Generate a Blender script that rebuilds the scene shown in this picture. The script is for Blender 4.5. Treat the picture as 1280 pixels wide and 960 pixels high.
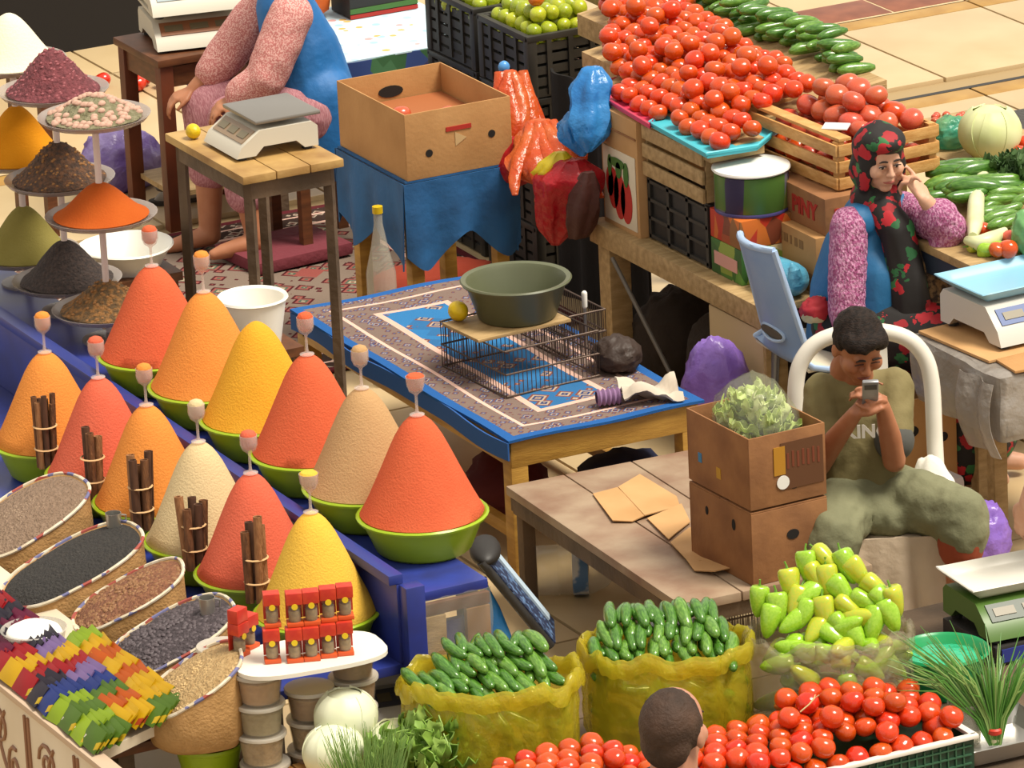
import bpy, bmesh, math, random
from mathutils import Vector, Matrix, noise
random.seed(11)
V = Vector
for o in list(bpy.data.objects): bpy.data.objects.remove(o)
scn = bpy.context.scene
COL = scn.collection
R_ = math.radians
# ------------------------------------------------------------------ camera
CAM_H, PITCH, YAW, ROLL, FPX = 6.8, R_(18.5), R_(26), R_(2.8), 7500.0
HD = V((math.sin(YAW), math.cos(YAW), 0)); RT = V((math.cos(YAW), -math.sin(YAW), 0)); UP = V((0, 0, 1))
FW = HD*math.cos(PITCH) - UP*math.sin(PITCH); CUP = HD*math.sin(PITCH) + UP*math.cos(PITCH)
CR = RT*math.cos(ROLL) - CUP*math.sin(ROLL); CU = RT*math.sin(ROLL) + CUP*math.cos(ROLL)
CPOS = -HD*(CAM_H/math.tan(PITCH)) + UP*CAM_H
cam = bpy.data.cameras.new('camera'); camo = bpy.data.objects.new('camera', cam); COL.objects.link(camo)
cam.sensor_fit = 'HORIZONTAL'; cam.sensor_width = 36; cam.lens = FPX/1280*36; cam.clip_end = 200
m = Matrix.Identity(4)
for i in range(3): m[i][0] = CR[i]; m[i][1] = CU[i]; m[i][2] = -FW[i]; m[i][3] = CPOS[i]
camo.matrix_world = m
scn.camera = camo
def P(x, y, z=0.0):
    d = FW*FPX + CR*(x-640) - CU*(y-480)
    return CPOS + d*((z-CPOS.z)/d.z)
def inpix(p):
    v = V(p)-CPOS; k = v.dot(FW)
    return 640+FPX*v.dot(CR)/k, 480-FPX*v.dot(CU)/k
# ------------------------------------------------------------------ world, sun, exposure
w = bpy.data.worlds.new('hall_light'); scn.world = w; w.use_nodes = True
bg = w.node_tree.nodes['Background']; bg.inputs[0].default_value = (1.0, 0.93, 0.83, 1); bg.inputs[1].default_value = 0.75
sl = bpy.data.lights.new('roof_light_sun', 'SUN'); sl.energy = 4.1; sl.angle = R_(22); sl.color = (1.0, 0.93, 0.80)
so = bpy.data.objects.new('roof_light_sun', sl); COL.objects.link(so)
sdir = -(RT*0.42 - HD*0.16 + UP*0.9)
so.rotation_euler = sdir.to_track_quat('-Z', 'Y').to_euler(); so.location = (4, -3, 9)
scn.view_settings.view_transform = 'Standard'; scn.view_settings.look = 'None'
scn.view_settings.exposure = 0.25; scn.view_settings.gamma = 1
# ------------------------------------------------------------------ materials
def lin(c):
    if isinstance(c, str):
        c = [int(c[i:i+2], 16)/255 for i in (0, 2, 4)]
    return tuple((x/12.92 if x <= 0.04045 else ((x+0.055)/1.055)**2.4) for x in c)+(1,)
MATS = {}
def mat(name, col, rough=0.55, var=None, bump=None, spec=0.5, trans=0.0, alpha=1.0, sss=0.0, metal=0.0, rnd=0.0, coat=0.0, stretch=None, emit=0):
    """var=(scale, colour2, lo, hi, detail); bump=(scale, strength)"""
    if name in MATS: return MATS[name]
    M = bpy.data.materials.new(name); M.use_nodes = True; nt = M.node_tree; N = nt.nodes; L = nt.links
    b = N['Principled BSDF']
    b.inputs['Base Color'].default_value = lin(col); b.inputs['Roughness'].default_value = rough
    b.inputs['Specular IOR Level'].default_value = spec; b.inputs['Metallic'].default_value = metal
    b.inputs['Coat Weight'].default_value = coat
    if sss: b.inputs['Subsurface Weight'].default_value = sss; b.inputs['Subsurface Radius'].default_value = (.02, .01, .006); b.inputs['Subsurface Scale'].default_value = .5
    tc = None
    def coords():
        nonlocal tc
        if tc is None:
            t = N.new('ShaderNodeTexCoord'); tc = t.outputs['Object']
            if stretch:
                mp = N.new('ShaderNodeMapping'); mp.inputs['Scale'].default_value = stretch; L.new(tc, mp.inputs[0]); tc = mp.outputs[0]
        return tc
    colout = None
    if var:
        nz = N.new('ShaderNodeTexNoise'); nz.inputs['Scale'].default_value = var[0]; nz.inputs['Detail'].default_value = var[4] if len(var) > 4 else 3
        L.new(coords(), nz.inputs[0])
        r = N.new('ShaderNodeValToRGB'); r.color_ramp.elements[0].position = var[2]; r.color_ramp.elements[1].position = var[3]
        r.color_ramp.elements[0].color = lin(col); r.color_ramp.elements[1].color = lin(var[1])
        L.new(nz.outputs[0], r.inputs[0]); colout = r.outputs[0]
    if rnd:
        oi = N.new('ShaderNodeObjectInfo'); hsv = N.new('ShaderNodeHueSaturation')
        mr = N.new('ShaderNodeMapRange'); mr.inputs[3].default_value = 0.5; mr.inputs[4].default_value = 0.5+rnd*0.14
        mv = N.new('ShaderNodeMapRange'); mv.inputs[3].default_value = 1+rnd; mv.inputs[4].default_value = 1-rnd
        L.new(oi.outputs['Random'], mr.inputs[0]); L.new(oi.outputs['Random'], mv.inputs[0])
        L.new(mr.outputs[0], hsv.inputs['Hue']); L.new(mv.outputs[0], hsv.inputs['Value'])
        if colout: L.new(colout, hsv.inputs['Color'])
        else: hsv.inputs['Color'].default_value = lin(col)
        colout = hsv.outputs[0]
    if colout: L.new(colout, b.inputs['Base Color'])
    if bump:
        nz = N.new('ShaderNodeTexNoise'); nz.inputs['Scale'].default_value = bump[0]; nz.inputs['Detail'].default_value = 4
        L.new(coords(), nz.inputs[0]); bp = N.new('ShaderNodeBump'); bp.inputs['Strength'].default_value = bump[1]; bp.inputs['Distance'].default_value = 0.02
        L.new(nz.outputs[0], bp.inputs['Height']); L.new(bp.outputs[0], b.inputs['Normal'])
    if emit: b.inputs['Emission Color'].default_value = lin(col); b.inputs['Emission Strength'].default_value = emit
    if trans or alpha < 1:
        out = N['Material Output']; sh = b.outputs[0]
        if trans:
            tr = N.new('ShaderNodeBsdfTranslucent'); tr.inputs[0].default_value = lin(col)
            mx = N.new('ShaderNodeMixShader'); mx.inputs[0].default_value = trans; L.new(sh, mx.inputs[1]); L.new(tr.outputs[0], mx.inputs[2]); sh = mx.outputs[0]
        if alpha < 1:
            tp = N.new('ShaderNodeBsdfTransparent'); tp.inputs[0].default_value = tuple(0.5+0.5*c for c in lin(col)[:3])+(1,)
            mx = N.new('ShaderNodeMixShader'); mx.inputs[0].default_value = alpha; L.new(tp.outputs[0], mx.inputs[1]); L.new(sh, mx.inputs[2]); sh = mx.outputs[0]
        L.new(sh, out.inputs[0])
    MATS[name] = M
    return M
def cells(name, cols, scale=10, rough=0.8, stretch=(1, 1, 1), base=None, basecut=None, smooth=False, edges=None, bump=0, warp=0):
    """printed patches: voronoi cells take their colour from a constant ramp"""
    if name in MATS: return MATS[name]
    M = bpy.data.materials.new(name); M.use_nodes = True; nt = M.node_tree; N = nt.nodes; L = nt.links; b = N['Principled BSDF']
    b.inputs['Roughness'].default_value = rough
    t = N.new('ShaderNodeTexCoord'); mp = N.new('ShaderNodeMapping'); mp.inputs['Scale'].default_value = stretch; L.new(t.outputs['Object'], mp.inputs[0])
    vec = mp.outputs[0]
    if warp:
        nz = N.new('ShaderNodeTexNoise'); nz.inputs['Scale'].default_value = scale*1.6; L.new(vec, nz.inputs[0])
        va = N.new('ShaderNodeVectorMath'); va.operation = 'MULTIPLY_ADD'; L.new(nz.outputs['Color'], va.inputs[0]); va.inputs[1].default_value = (warp,)*3; L.new(vec, va.inputs[2]); vec = va.outputs[0]
    v = N.new('ShaderNodeTexVoronoi'); v.inputs['Scale'].default_value = scale; L.new(vec, v.inputs['Vector'])
    sp = N.new('ShaderNodeSeparateColor'); L.new(v.outputs['Color'], sp.inputs[0])
    r = N.new('ShaderNodeValToRGB'); r.color_ramp.interpolation = 'LINEAR' if smooth else 'CONSTANT'
    while len(r.color_ramp.elements) < len(cols): r.color_ramp.elements.new(0.5)
    for i, c in enumerate(cols): r.color_ramp.elements[i].position = i/len(cols); r.color_ramp.elements[i].color = lin(c)
    L.new(sp.outputs[0], r.inputs[0]); out = r.outputs[0]
    if base:
        mt = N.new('ShaderNodeMath'); mt.operation = 'LESS_THAN'; mt.inputs[1].default_value = basecut; L.new(v.outputs['Distance'], mt.inputs[0])
        mx = N.new('ShaderNodeMix'); mx.data_type = 'RGBA'; mx.inputs[6].default_value = lin(base); L.new(mt.outputs[0], mx.inputs[0]); L.new(out, mx.inputs[7]); out = mx.outputs[2]
    L.new(out, b.inputs['Base Color'])
    if bump:
        bp = N.new('ShaderNodeBump'); bp.inputs['Strength'].default_value = bump; bp.inputs['Distance'].default_value = 0.01
        L.new(v.outputs['Distance'], bp.inputs['Height']); L.new(bp.outputs[0], b.inputs['Normal'])
    MATS[name] = M
    return M
def carpet_mat(name, field, cols, border, bcols, hx, hy, bw, sc=16, thr=1.0):
    """oriental carpet: patterned border band, stripe, then a field with medallion cells (object space, half sizes hx, hy)"""
    M = bpy.data.materials.new(name); M.use_nodes = True; nt = M.node_tree; N = nt.nodes; L = nt.links; b = N['Principled BSDF']
    b.inputs['Roughness'].default_value = 0.95; b.inputs['Specular IOR Level'].default_value = 0.1
    t = N.new('ShaderNodeTexCoord'); sx = N.new('ShaderNodeSeparateXYZ'); L.new(t.outputs['Object'], sx.inputs[0])
    def math_(op, a, c=None):
        n = N.new('ShaderNodeMath'); n.operation = op
        for i, q in enumerate((a, c)):
            if q is None: continue
            if isinstance(q, (int, float)): n.inputs[i].default_value = q
            else: L.new(q, n.inputs[i])
        return n.outputs[0]
    dx = math_('SUBTRACT', hx, math_('ABSOLUTE', sx.outputs[0])); dy = math_('SUBTRACT', hy, math_('ABSOLUTE', sx.outputs[1]))
    e = math_('MINIMUM', dx, dy)
    def vor(scale, cs, seed):
        mp = N.new('ShaderNodeMapping'); mp.inputs['Location'].default_value = (seed, seed*2, 0); L.new(t.outputs['Object'], mp.inputs[0])
        v = N.new('ShaderNodeTexVoronoi'); v.inputs['Scale'].default_value = scale; v.distance = 'MANHATTAN'; v.inputs['Randomness'].default_value = 0.85; L.new(mp.outputs[0], v.inputs['Vector'])
        s = N.new('ShaderNodeSeparateColor'); L.new(v.outputs['Color'], s.inputs[0])
        ad = math_('ADD', math_('MULTIPLY', v.outputs['Distance'], 0.9), math_('MULTIPLY', s.outputs[0], 0.45))
        r = N.new('ShaderNodeValToRGB'); r.color_ramp.interpolation = 'CONSTANT'
        while len(r.color_ramp.elements) < len(cs): r.color_ramp.elements.new(0.5)
        for i, c in enumerate(cs): r.color_ramp.elements[i].position = 0.02+0.9*i/len(cs); r.color_ramp.elements[i].color = lin(c)
        L.new(ad, r.inputs[0]); return r.outputs[0]
    def mix(f, a, c):
        n = N.new('ShaderNodeMix'); n.data_type = 'RGBA'; L.new(f, n.inputs[0])
        for i, q in ((6, a), (7, c)):
            if isinstance(q, str): n.inputs[i].default_value = lin(q)
            else: L.new(q, n.inputs[i])
        return n.outputs[2]
    fld = vor(sc*0.55, cols, 3.1); brd = vor(sc, bcols, 1.7)
    big = N.new('ShaderNodeTexVoronoi'); big.inputs['Scale'].default_value = 4.2; big.distance = 'MANHATTAN'; L.new(t.outputs['Object'], big.inputs['Vector'])
    fld = mix(math_('GREATER_THAN', big.outputs['Distance'], thr), fld, field)
    c = mix(math_('GREATER_THAN', e, bw), brd, fld)
    band = math_('MULTIPLY', math_('GREATER_THAN', e, bw*0.9), math_('LESS_THAN', e, bw*1.0)); c = mix(band, c, 'd8b0a0')
    band = math_('MULTIPLY', math_('GREATER_THAN', e, bw*0.42), math_('LESS_THAN', e, bw*0.48)); c = mix(band, c, 'e0b8a8')
    c = mix(math_('LESS_THAN', e, 0.035), c, border)
    L.new(c, b.inputs['Base Color'])
    nz = N.new('ShaderNodeTexNoise'); nz.inputs['Scale'].default_value = 250; bp = N.new('ShaderNodeBump'); bp.inputs['Strength'].default_value = 0.5; bp.inputs['Distance'].default_value = .004
    L.new(nz.outputs[0], bp.inputs['Height']); L.new(bp.outputs[0], b.inputs['Normal'])
    MATS[name] = M
    return M
# ------------------------------------------------------------------ mesh builder
def rotz(a): return Matrix.Rotation(a, 4, 'Z')
def frame(a, b):
    """matrix with local z running from a to b, origin a"""
    d = (V(b)-V(a)); q = d.to_track_quat('Z', 'Y'); return Matrix.Translation(V(a)) @ q.to_matrix().to_4x4()
class MB:
    def __init__(s): s.v = []; s.f = []
    def add(s, vs, fs, M=None):
        o = len(s.v)
        s.v += [tuple(M @ V(p)) for p in vs] if M is not None else [tuple(p) for p in vs]
        s.f += [tuple(i+o for i in f) for f in fs]; return s
    def box(s, c, d, M=None, bev=0.0):
        x, y, z = d[0]/2, d[1]/2, d[2]/2
        if bev <= 0:
            vs = [(c[0]+i*x, c[1]+j*y, c[2]+k*z) for k in (-1, 1) for i, j in ((-1, -1), (1, -1), (1, 1), (-1, 1))]
            fs = [(3, 2, 1, 0), (4, 5, 6, 7), (0, 1, 5, 4), (1, 2, 6, 5), (2, 3, 7, 6), (3, 0, 4, 7)]
            return s.add(vs, fs, M)
        bm = bmesh.new(); bmesh.ops.create_cube(bm, size=1.0)
        bmesh.ops.scale(bm, vec=d, verts=bm.verts); bmesh.ops.bevel(bm, geom=bm.edges[:], offset=min(bev, .49*min(d)), segments=2, affect='EDGES', profile=.6)
        bmesh.ops.translate(bm, vec=c, verts=bm.verts); bm.verts.index_update()
        s.add([v.co[:] for v in bm.verts], [[v.index for v in f.verts] for f in bm.faces], M); bm.free(); return s
    def rings(s, rs, closed_ends=True, M=None):
        n = len(rs[0]); vs = [p for r in rs for p in r]; fs = []
        for k in range(len(rs)-1):
            for i in range(n):
                j = (i+1) % n; fs.append((k*n+i, k*n+j, (k+1)*n+j, (k+1)*n+i))
        if closed_ends: fs.append(tuple(reversed(range(n)))); fs.append(tuple(range((len(rs)-1)*n, len(rs)*n)))
        return s.add(vs, fs, M)
    def lathe(s, prof, n=24, M=None, sx=1, sy=1, wob=None, ends=True):
        rs = []
        for k, (r, z) in enumerate(prof):
            rg = []
            for i in range(n):
                a = 2*math.pi*i/n; q = r*(wob(a, k) if wob else 1); rg.append((q*math.cos(a)*sx, q*math.sin(a)*sy, z))
            rs.append(rg)
        return s.rings(rs, ends, M)
    def tube(s, pts, r, n=8, M=None, flat=1.0):
        pts = [V(p) for p in pts]; k = len(pts); rr = r if isinstance(r, (list, tuple)) else [r]*k
        rs = []; ref = None
        for i in range(k):
            t = (pts[min(i+1, k-1)]-pts[max(i-1, 0)]); t = t.normalized() if t.length > 1e-9 else V((0, 0, 1))
            if ref is None:
                ref = V((0, 0, 1)) if abs(t.z) < .9 else V((1, 0, 0))
                ref = (ref-t*ref.dot(t)).normalized()
            else:
                ref = ref-t*ref.dot(t); ref = ref.normalized() if ref.length > 1e-6 else t.orthogonal().normalized()
            bn = t.cross(ref)
            rs.append([tuple(pts[i]+(ref*math.cos(2*math.pi*j/n)*flat+bn*math.sin(2*math.pi*j/n))*rr[i]) for j in range(n)])
        return s.rings(rs, True, M)
    def ell(s, c, r, n=14, m=9, M=None, wob=None):
        rs = []
        for k in range(1, m):
            p = math.pi*k/m-math.pi/2; rg = []
            for i in range(n):
                a = 2*math.pi*i/n; d = V((math.cos(p)*math.cos(a), math.cos(p)*math.sin(a), math.sin(p)))
                q = wob(d) if wob else 1
                rg.append((c[0]+d.x*r[0]*q, c[1]+d.y*r[1]*q, c[2]+d.z*r[2]*q))
            rs.append(rg)
        o = len(s.v); s.rings(rs, False, M)
        q0 = wob(V((0, 0, -1))) if wob else 1; q1 = wob(V((0, 0, 1))) if wob else 1
        b0 = V((c[0], c[1], c[2]-r[2]*q0)); b1 = V((c[0], c[1], c[2]+r[2]*q1))
        if M is not None: b0 = M @ b0; b1 = M @ b1
        i0 = len(s.v); s.v += [tuple(b0), tuple(b1)]; last = o+(m-2)*n
        for i in range(n):
            j = (i+1) % n; s.f.append((i0, o+j, o+i)); s.f.append((i0+1, last+i, last+j))
        return s
    def cap(s, a, ra, b, rb, n=12, m=4):
        """tapered capsule"""
        a, b = V(a), V(b); M = frame(a, b); L = (b-a).length; prof = []
        for k in range(m): t = -math.pi/2+math.pi/2*(k+.3)/m; prof.append((ra*math.cos(t), ra*math.sin(t)))
        prof += [(ra, 0), (rb, L)]
        for k in range(1, m): t = math.pi/2*k/m; prof.append((rb*math.cos(t), L+rb*math.sin(t)))
        prof.append((rb*.06, L+rb))
        return s.lathe(prof, n, M)
    def prism(s, poly, z0, z1, M=None):
        n = len(poly); vs = [(x, y, z0) for x, y in poly]+[(x, y, z1) for x, y in poly]
        fs = [tuple(reversed(range(n))), tuple(range(n, 2*n))]+[(i, (i+1) % n, n+(i+1) % n, n+i) for i in range(n)]
        return s.add(vs, fs, M)
    def sheet(s, fn, nu, nv, th=0.003, M=None):
        """closed thin sheet from fn(u,v)->(x,y,z)"""
        g = [[V(fn(i/nu, j/nv)) for j in range(nv+1)] for i in range(nu+1)]
        top = []; bot = []
        for i in range(nu+1):
            for j in range(nv+1):
                a = g[min(i+1, nu)][j]-g[max(i-1, 0)][j]; b = g[i][min(j+1, nv)]-g[i][max(j-1, 0)]
                n = a.cross(b); n = n.normalized() if n.length > 1e-12 else V((0, 0, 1))
                top.append(tuple(g[i][j]+n*th/2)); bot.append(tuple(g[i][j]-n*th/2))
        o = len(top); ix = lambda i, j: i*(nv+1)+j; fs = []
        for i in range(nu):
            for j in range(nv):
                q = (ix(i, j), ix(i+1, j), ix(i+1, j+1), ix(i, j+1)); fs.append(q); fs.append(tuple(o+k for k in reversed(q)))
        ed = [ix(i, 0) for i in range(nu+1)]+[ix(nu, j) for j in range(1, nv+1)]+[ix(i, nv) for i in range(nu-1, -1, -1)]+[ix(0, j) for j in range(nv-1, 0, -1)]
        for k in range(len(ed)):
            a, b = ed[k], ed[(k+1) % len(ed)]; fs.append((b, a, o+a, o+b))
        return s.add(top+bot, fs, M)
    def mesh(s, name, mt, smooth=45):
        me = bpy.data.meshes.new(name); me.from_pydata(s.v, [], s.f)
        bm = bmesh.new(); bm.from_mesh(me); bmesh.ops.recalc_face_normals(bm, faces=bm.faces[:]); bm.to_mesh(me); bm.free()
        if smooth: me.shade_smooth(); me.set_sharp_from_angle(angle=R_(smooth))
        me.materials.append(mt); return me
    def to(s, name, mt, parent=None, loc=None, rot=None, smooth=45):
        return link(name, s.mesh(name, mt, smooth), parent, loc, rot)
def link(name, me, parent=None, loc=None, rot=None, scale=None):
    o = bpy.data.objects.new(name, me); COL.objects.link(o)
    if parent is not None: o.parent = parent
    if loc is not None: o.location = loc
    if rot is not None: o.rotation_euler = rot
    if scale is not None: o.scale = scale
    return o
def tag(o, label, cat, group=None):
    o['label'] = label; o['category'] = cat
    if group: o['group'] = group
    return o
def struct(o): o['kind'] = 'structure'; return o
def stuff(o): o['kind'] = 'stuff'; return o
def thing(name, label, cat, loc=(0, 0, 0), rz=0, group=None, rot=None):
    o = bpy.data.objects.new(name, None); COL.objects.link(o); o.location = loc; o.rotation_euler = rot if rot else (0, 0, rz); o.empty_display_size = .05
    return tag(o, label, cat, group)
def single(name, mb, mt, label, cat, loc=(0, 0, 0), rz=0, group=None, rot=None, smooth=45):
    return tag(mb.to(name, mt, None, loc, rot if rot else (0, 0, rz), smooth), label, cat, group)
def rnd(a, b): return random.uniform(a, b)
def nz3(p, s=1.0): return noise.noise(V(p)*s)
def scoords(M): return M
_ts = bpy.data.scenes.new('workbench')
def evaluated_mesh(o):
    """mesh of an object with its modifiers applied, evaluated alone in a side scene"""
    _ts.collection.objects.link(o); vl = _ts.view_layers[0]; vl.update(); dg = vl.depsgraph
    me = bpy.data.meshes.new_from_object(o.evaluated_get(dg)); _ts.collection.objects.unlink(o); return me
def text_mesh(txt, size, mt, name='lettering', bold=0.0):
    c = bpy.data.curves.new('t', 'FONT'); c.body = txt; c.size = size; c.align_x = 'CENTER'; c.align_y = 'CENTER'; c.extrude = 0.0012; c.offset = bold; c.resolution_u = 2
    o = bpy.data.objects.new('t', c); me = evaluated_mesh(o); bpy.data.objects.remove(o); bpy.data.curves.remove(c)
    me.name = name; me.materials.clear(); me.materials.append(mt); return me
def ori(x, y, z):
    """rotation euler whose columns are the given axes"""
    return Matrix((x, y, z)).transposed().to_euler()
# ------------------------------------------------------------------ shared materials
WOOD_Y = mat('yellow_pine', 'b98d3e', .5, var=(6, '9a6f2c', .35, .7), bump=(40, .15), stretch=(1, 1, 6))
WOOD_P = mat('pale_wood', 'b89a6c', .6, var=(5, '8f7347', .3, .75), bump=(30, .2), stretch=(2, 8, 8))
WOOD_C = mat('crate_wood', 'cfa062', .6, var=(7, 'b07c3c', .3, .75), bump=(40, .2), stretch=(3, 3, 12))
WOOD_D = mat('brown_wood', '6b3f22', .5, var=(7, '4a2a16', .3, .75), stretch=(2, 2, 8))
WOOD_G = mat('grey_weathered_wood', '6a5540', .75, var=(6, '4c3c2c', .3, .7), bump=(30, .3))
BENCH = mat('worn_bench_top', 'a08a72', .55, var=(5, '7d5a45', .38, .72, 5), bump=(20, .15))
CARD = mat('cardboard', 'b88a56', .8, var=(5, 'a67846', .35, .75), bump=(60, .08))
CARD_D = mat('brown_cardboard', '9a6a40', .8, var=(7, '7c5130', .35, .72), bump=(40, .1))
CARD_L = mat('light_cardboard', 'c69a68', .8, var=(5, 'b08552', .3, .75))
CARD_IN = mat('cardboard_inside', '9c5b30', .85)
DARK = mat('shade_black', '17120f', .9)  # flat black painted in for shade under the far stall and inside holes
BLACK_PL = mat('black_plastic', '24211f', .55)
BLACK_PL2 = mat('charcoal_plastic', '34312c', .5, var=(9, '24221f', .3, .7))
BLUE_SH = mat('blue_paint', '2c3a8c', .35, var=(6, '2a2f66', .4, .7))
BLUE_TARP = mat('blue_cloth', '1f5c92', .7, var=(7, '184a78', .35, .7), bump=(14, .3))
WHITE_PL = mat('white_plastic', 'e9e6df', .35)
METAL = mat('stainless_steel', 'b4b2ac', .3, metal=.85)
GREY_PL = mat('grey_plastic', '7d7a74', .5)
LIME = mat('lime_green_plastic', 'b2d02e', .28, trans=.3, var=(5, 'a6c424', .3, .7))
PRINT_BLK = mat('black_print', '1a1714', .7)
PRINT_RED = mat('red_print', 'a8281c', .7)
# ------------------------------------------------------------------ floor
TILE = mat('beige_terrazzo', 'c3ab85', .4, var=(3, 'b59b73', .3, .75, 5), rnd=.04)
fl = struct(MB().box((0.5, 0, -.06), (26, 30, .08)).to('floor', mat('tile_grout', '9c855f', .8)))
TX, TY = .71, 1.183
tm = MB().box((0, 0, 0), (TX-.012, TY-.012, .03), bev=.003).mesh('tile', TILE)
for i in range(-12, 5):
    for j in range(-5, 9):
        x = 3.31+TX*(i+.5); y = -2.38+TY*(j+.5)
        if j == 4: continue
        u, v = inpix((x, y, 0))
        if -330 < u < 1610 and -260 < v < 1200: link('tile', tm, fl, (x, y, -.015))
tm2 = MB().box((0, 0, 0), (TX-.012, .88, .03), bev=.003).mesh('tile', TILE)
tm3 = MB().box((0, 0, 0), (TX-.012, .13, .03), bev=.003).mesh('tile', mat('ochre_border_tile', 'b08a48', .45, var=(9, '9c7436', .3, .7)))
for i in range(-6, 5):
    x = 3.31+TX*(i+.5)
    link('tile', tm2, fl, (x, 2.98, -.015)); link('border_tile', tm3, fl, (x, 2.275, -.0135)); link('border_tile', tm3, fl, (x, 3.49, -.015))
bt = MB().box((0, 0, 0), (TX*.5-.01, .26, .03), bev=.003).mesh('band_tile', mat('brick_brown_tile', '8a5138', .5, var=(9, '6f3d2a', .3, .7)))
for i in range(-8, 10):
    link('band_tile', bt, fl, (3.31+TX*.5*(i+.5), 3.70, -.013))
(MB().box((2.2, 2.355, -.006), (8, .03, .016)).to('inlay_strip', mat('dark_metal_strip', '2e2a26', .4, metal=.6), fl))
(MB().box((3.30, 1.80, -.005), (.30, .30, .014), bev=.004).to('drain_cover', mat('dark_drain_cover', '3a3733', .5, bump=(60, .5)), fl))

def boxleg(t, pts, z, s, mt, name='leg'):
    for x, y in pts: MB().box((x, y, z/2), (s, s, z), bev=.004).to(name, mt, t)
def raw_crate(t, L, W, H, mt, n=4, th=.012, floor=True):
    """slatted plastic crate: corner posts, slats and rim as parts; origin bottom centre"""
    for sx in (-1, 1):
        for sy in (-1, 1): MB().box((sx*(L/2-.02), sy*(W/2-.02), H/2), (.04, .04, H), bev=.006).to('corner_post', mt, t)
    hs = H/(n+.6); a = MB().box((0, 0, 0), (L-.04, th, hs*.72)).mesh('slat', mt); b = MB().box((0, 0, 0), (th, W-.04, hs*.72)).mesh('slat', mt)
    for k in range(n):
        z = hs*(k+.45)
        for s in (-1, 1): link('slat', a, t, (0, s*(W/2-th), z)); link('slat', b, t, (s*(L/2-th), 0, z))
    for s in (-1, 1):
        for q in (-.25, 0, .25):
            MB().box((L*q, s*(W/2-th*.5), H/2), (.02, th*1.2, H*.9)).to('rib', mt, t)
            MB().box((s*(L/2-th*.5), W*q, H/2), (th*1.2, .02, H*.9)).to('rib', mt, t)
    r = MB()
    for s in (-1, 1): r.box((0, s*(W/2-.01), H-.01), (L, .024, .024), bev=.004).box((s*(L/2-.01), 0, H-.01), (.024, W-.03, .024), bev=.004)
    r.to('rim', mt, t)
    if floor: MB().box((0, 0, .008), (L-.03, W-.03, .012)).to('base', mt, t)
    return t
def carton(name, label, loc, rz, L, W, H, mt, th=.006, open_=True, holes=(), group=None, fill=True):
    t = thing(name, label, 'box', loc, rz, group)
    inn = CARD_IN
    for s in (-1, 1):
        MB().box((0, s*(W/2-th/2), H/2), (L, th, H), bev=.002).to('side_panel', mt, t)
        MB().box((s*(L/2-th/2), 0, H/2), (th, W-2*th, H), bev=.002).to('end_panel', mt, t)
    MB().box((0, 0, th/2), (L-2*th, W-2*th, th)).to('bottom_panel', mt, t)
    if not open_:
        MB().box((0, -W/4, H+th/2), (L, W/2-.003, th), bev=.002).to('top_flap', mt, t); MB().box((0, W/4, H+th/2), (L, W/2-.003, th), bev=.002).to('top_flap', mt, t)
    for (face, u, v, rx, ry) in holes:   # ventilation holes as flat discs, their inner dark painted black
        h = MB().lathe([(1, 0), (1, .0016)], 16, sx=rx, sy=ry)
        if face == '-y': h.to('vent_hole', DARK, t, (u, -W/2-.0002, v), (math.pi/2, 0, 0))
        if face == '-x': h.to('vent_hole', DARK, t, (-L/2-.0002, u, v), (math.pi/2, 0, -math.pi/2))
    return t
# ------------------------------------------------------------------ carpeted platform
t = thing('low_platform', 'low yellow-wood platform spread with a blue oriental carpet', 'platform', (-.545, -.97, 0))
for x in (-.315, .315):
    for y in (-.79, .79): MB().box((x, y, .2), (.062, .062, .40), bev=.004).to('leg', WOOD_Y, t)
for s in (-1, 1):
    MB().box((0, s*.80, .425), (.69, .045, .09), bev=.004).to('side_rail', WOOD_Y, t)
    MB().box((s*.322, 0, .425), (.045, 1.54, .09), bev=.004).to('side_rail', WOOD_Y, t)
    MB().box((s*.30, 0, .13), (.035, 1.5, .045), bev=.003).to('stretcher', WOOD_Y, t)
for k in range(8): MB().box((0, -.70+.2*k, .462), (.60, .185, .016)).to('plank', WOOD_Y, t)
CP_BLUE = carpet_mat('blue_oriental_carpet', '3474aa', ['5a3230', '5a6688', '9a8472', '30406c', 'ac9a88', '7a4840', '33699a'], '2a5c9c', ['9c8a7a', '30406c', '66362f', 'a2948a', '465c84', '70463e', '7c6a62'], .36, .84, .24, 26, .95)  # tones darkened to carry the shade lying over the platform
cp = MB().sheet(lambda u, v: ((u-.5)*.72, (v-.5)*1.68, .478+.003*math.sin(9*u+14*v)), 12, 24, .009).to('carpet', CP_BLUE, t)
MB().sheet(lambda u, v: (-.362-.01*math.sin(12*v), (v-.5)*1.68, .475-.06*u-.004*math.sin(20*v)), 3, 24, .006).to('carpet_fringe', mat('blue_carpet_edge', '1f5294', .9), t)
# floor carpet behind
CP_RED = carpet_mat('red_oriental_carpet', '8a4a44', ['8a7a68', '5a2424', 'a09078', '4c5a4c', '8a5048', '4a1c20', '7c6c60'], '5a2228', ['988874', '4e2222', '7a5a50', 'a89888', '40302a'], .8, .95, .22, 20, 1.3)
single('floor_carpet', MB().sheet(lambda u, v: ((u-.5)*1.6, (v-.5)*1.9, .012+.004*math.sin(11*u)*math.sin(7*v)), 16, 18, .008), CP_RED, 'dark red oriental carpet lying on the floor behind the platform', 'carpet', (-.25, 1.42, 0))
single('foot_mat', MB().box((0, 0, .03), (.42, .34, .05), bev=.012), mat('maroon_cloth', '6e2a34', .9, bump=(30, .3)), "maroon padded mat under the seated vendor's bare feet", 'mat', (-.05, 1.83, .016), R_(6))
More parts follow.
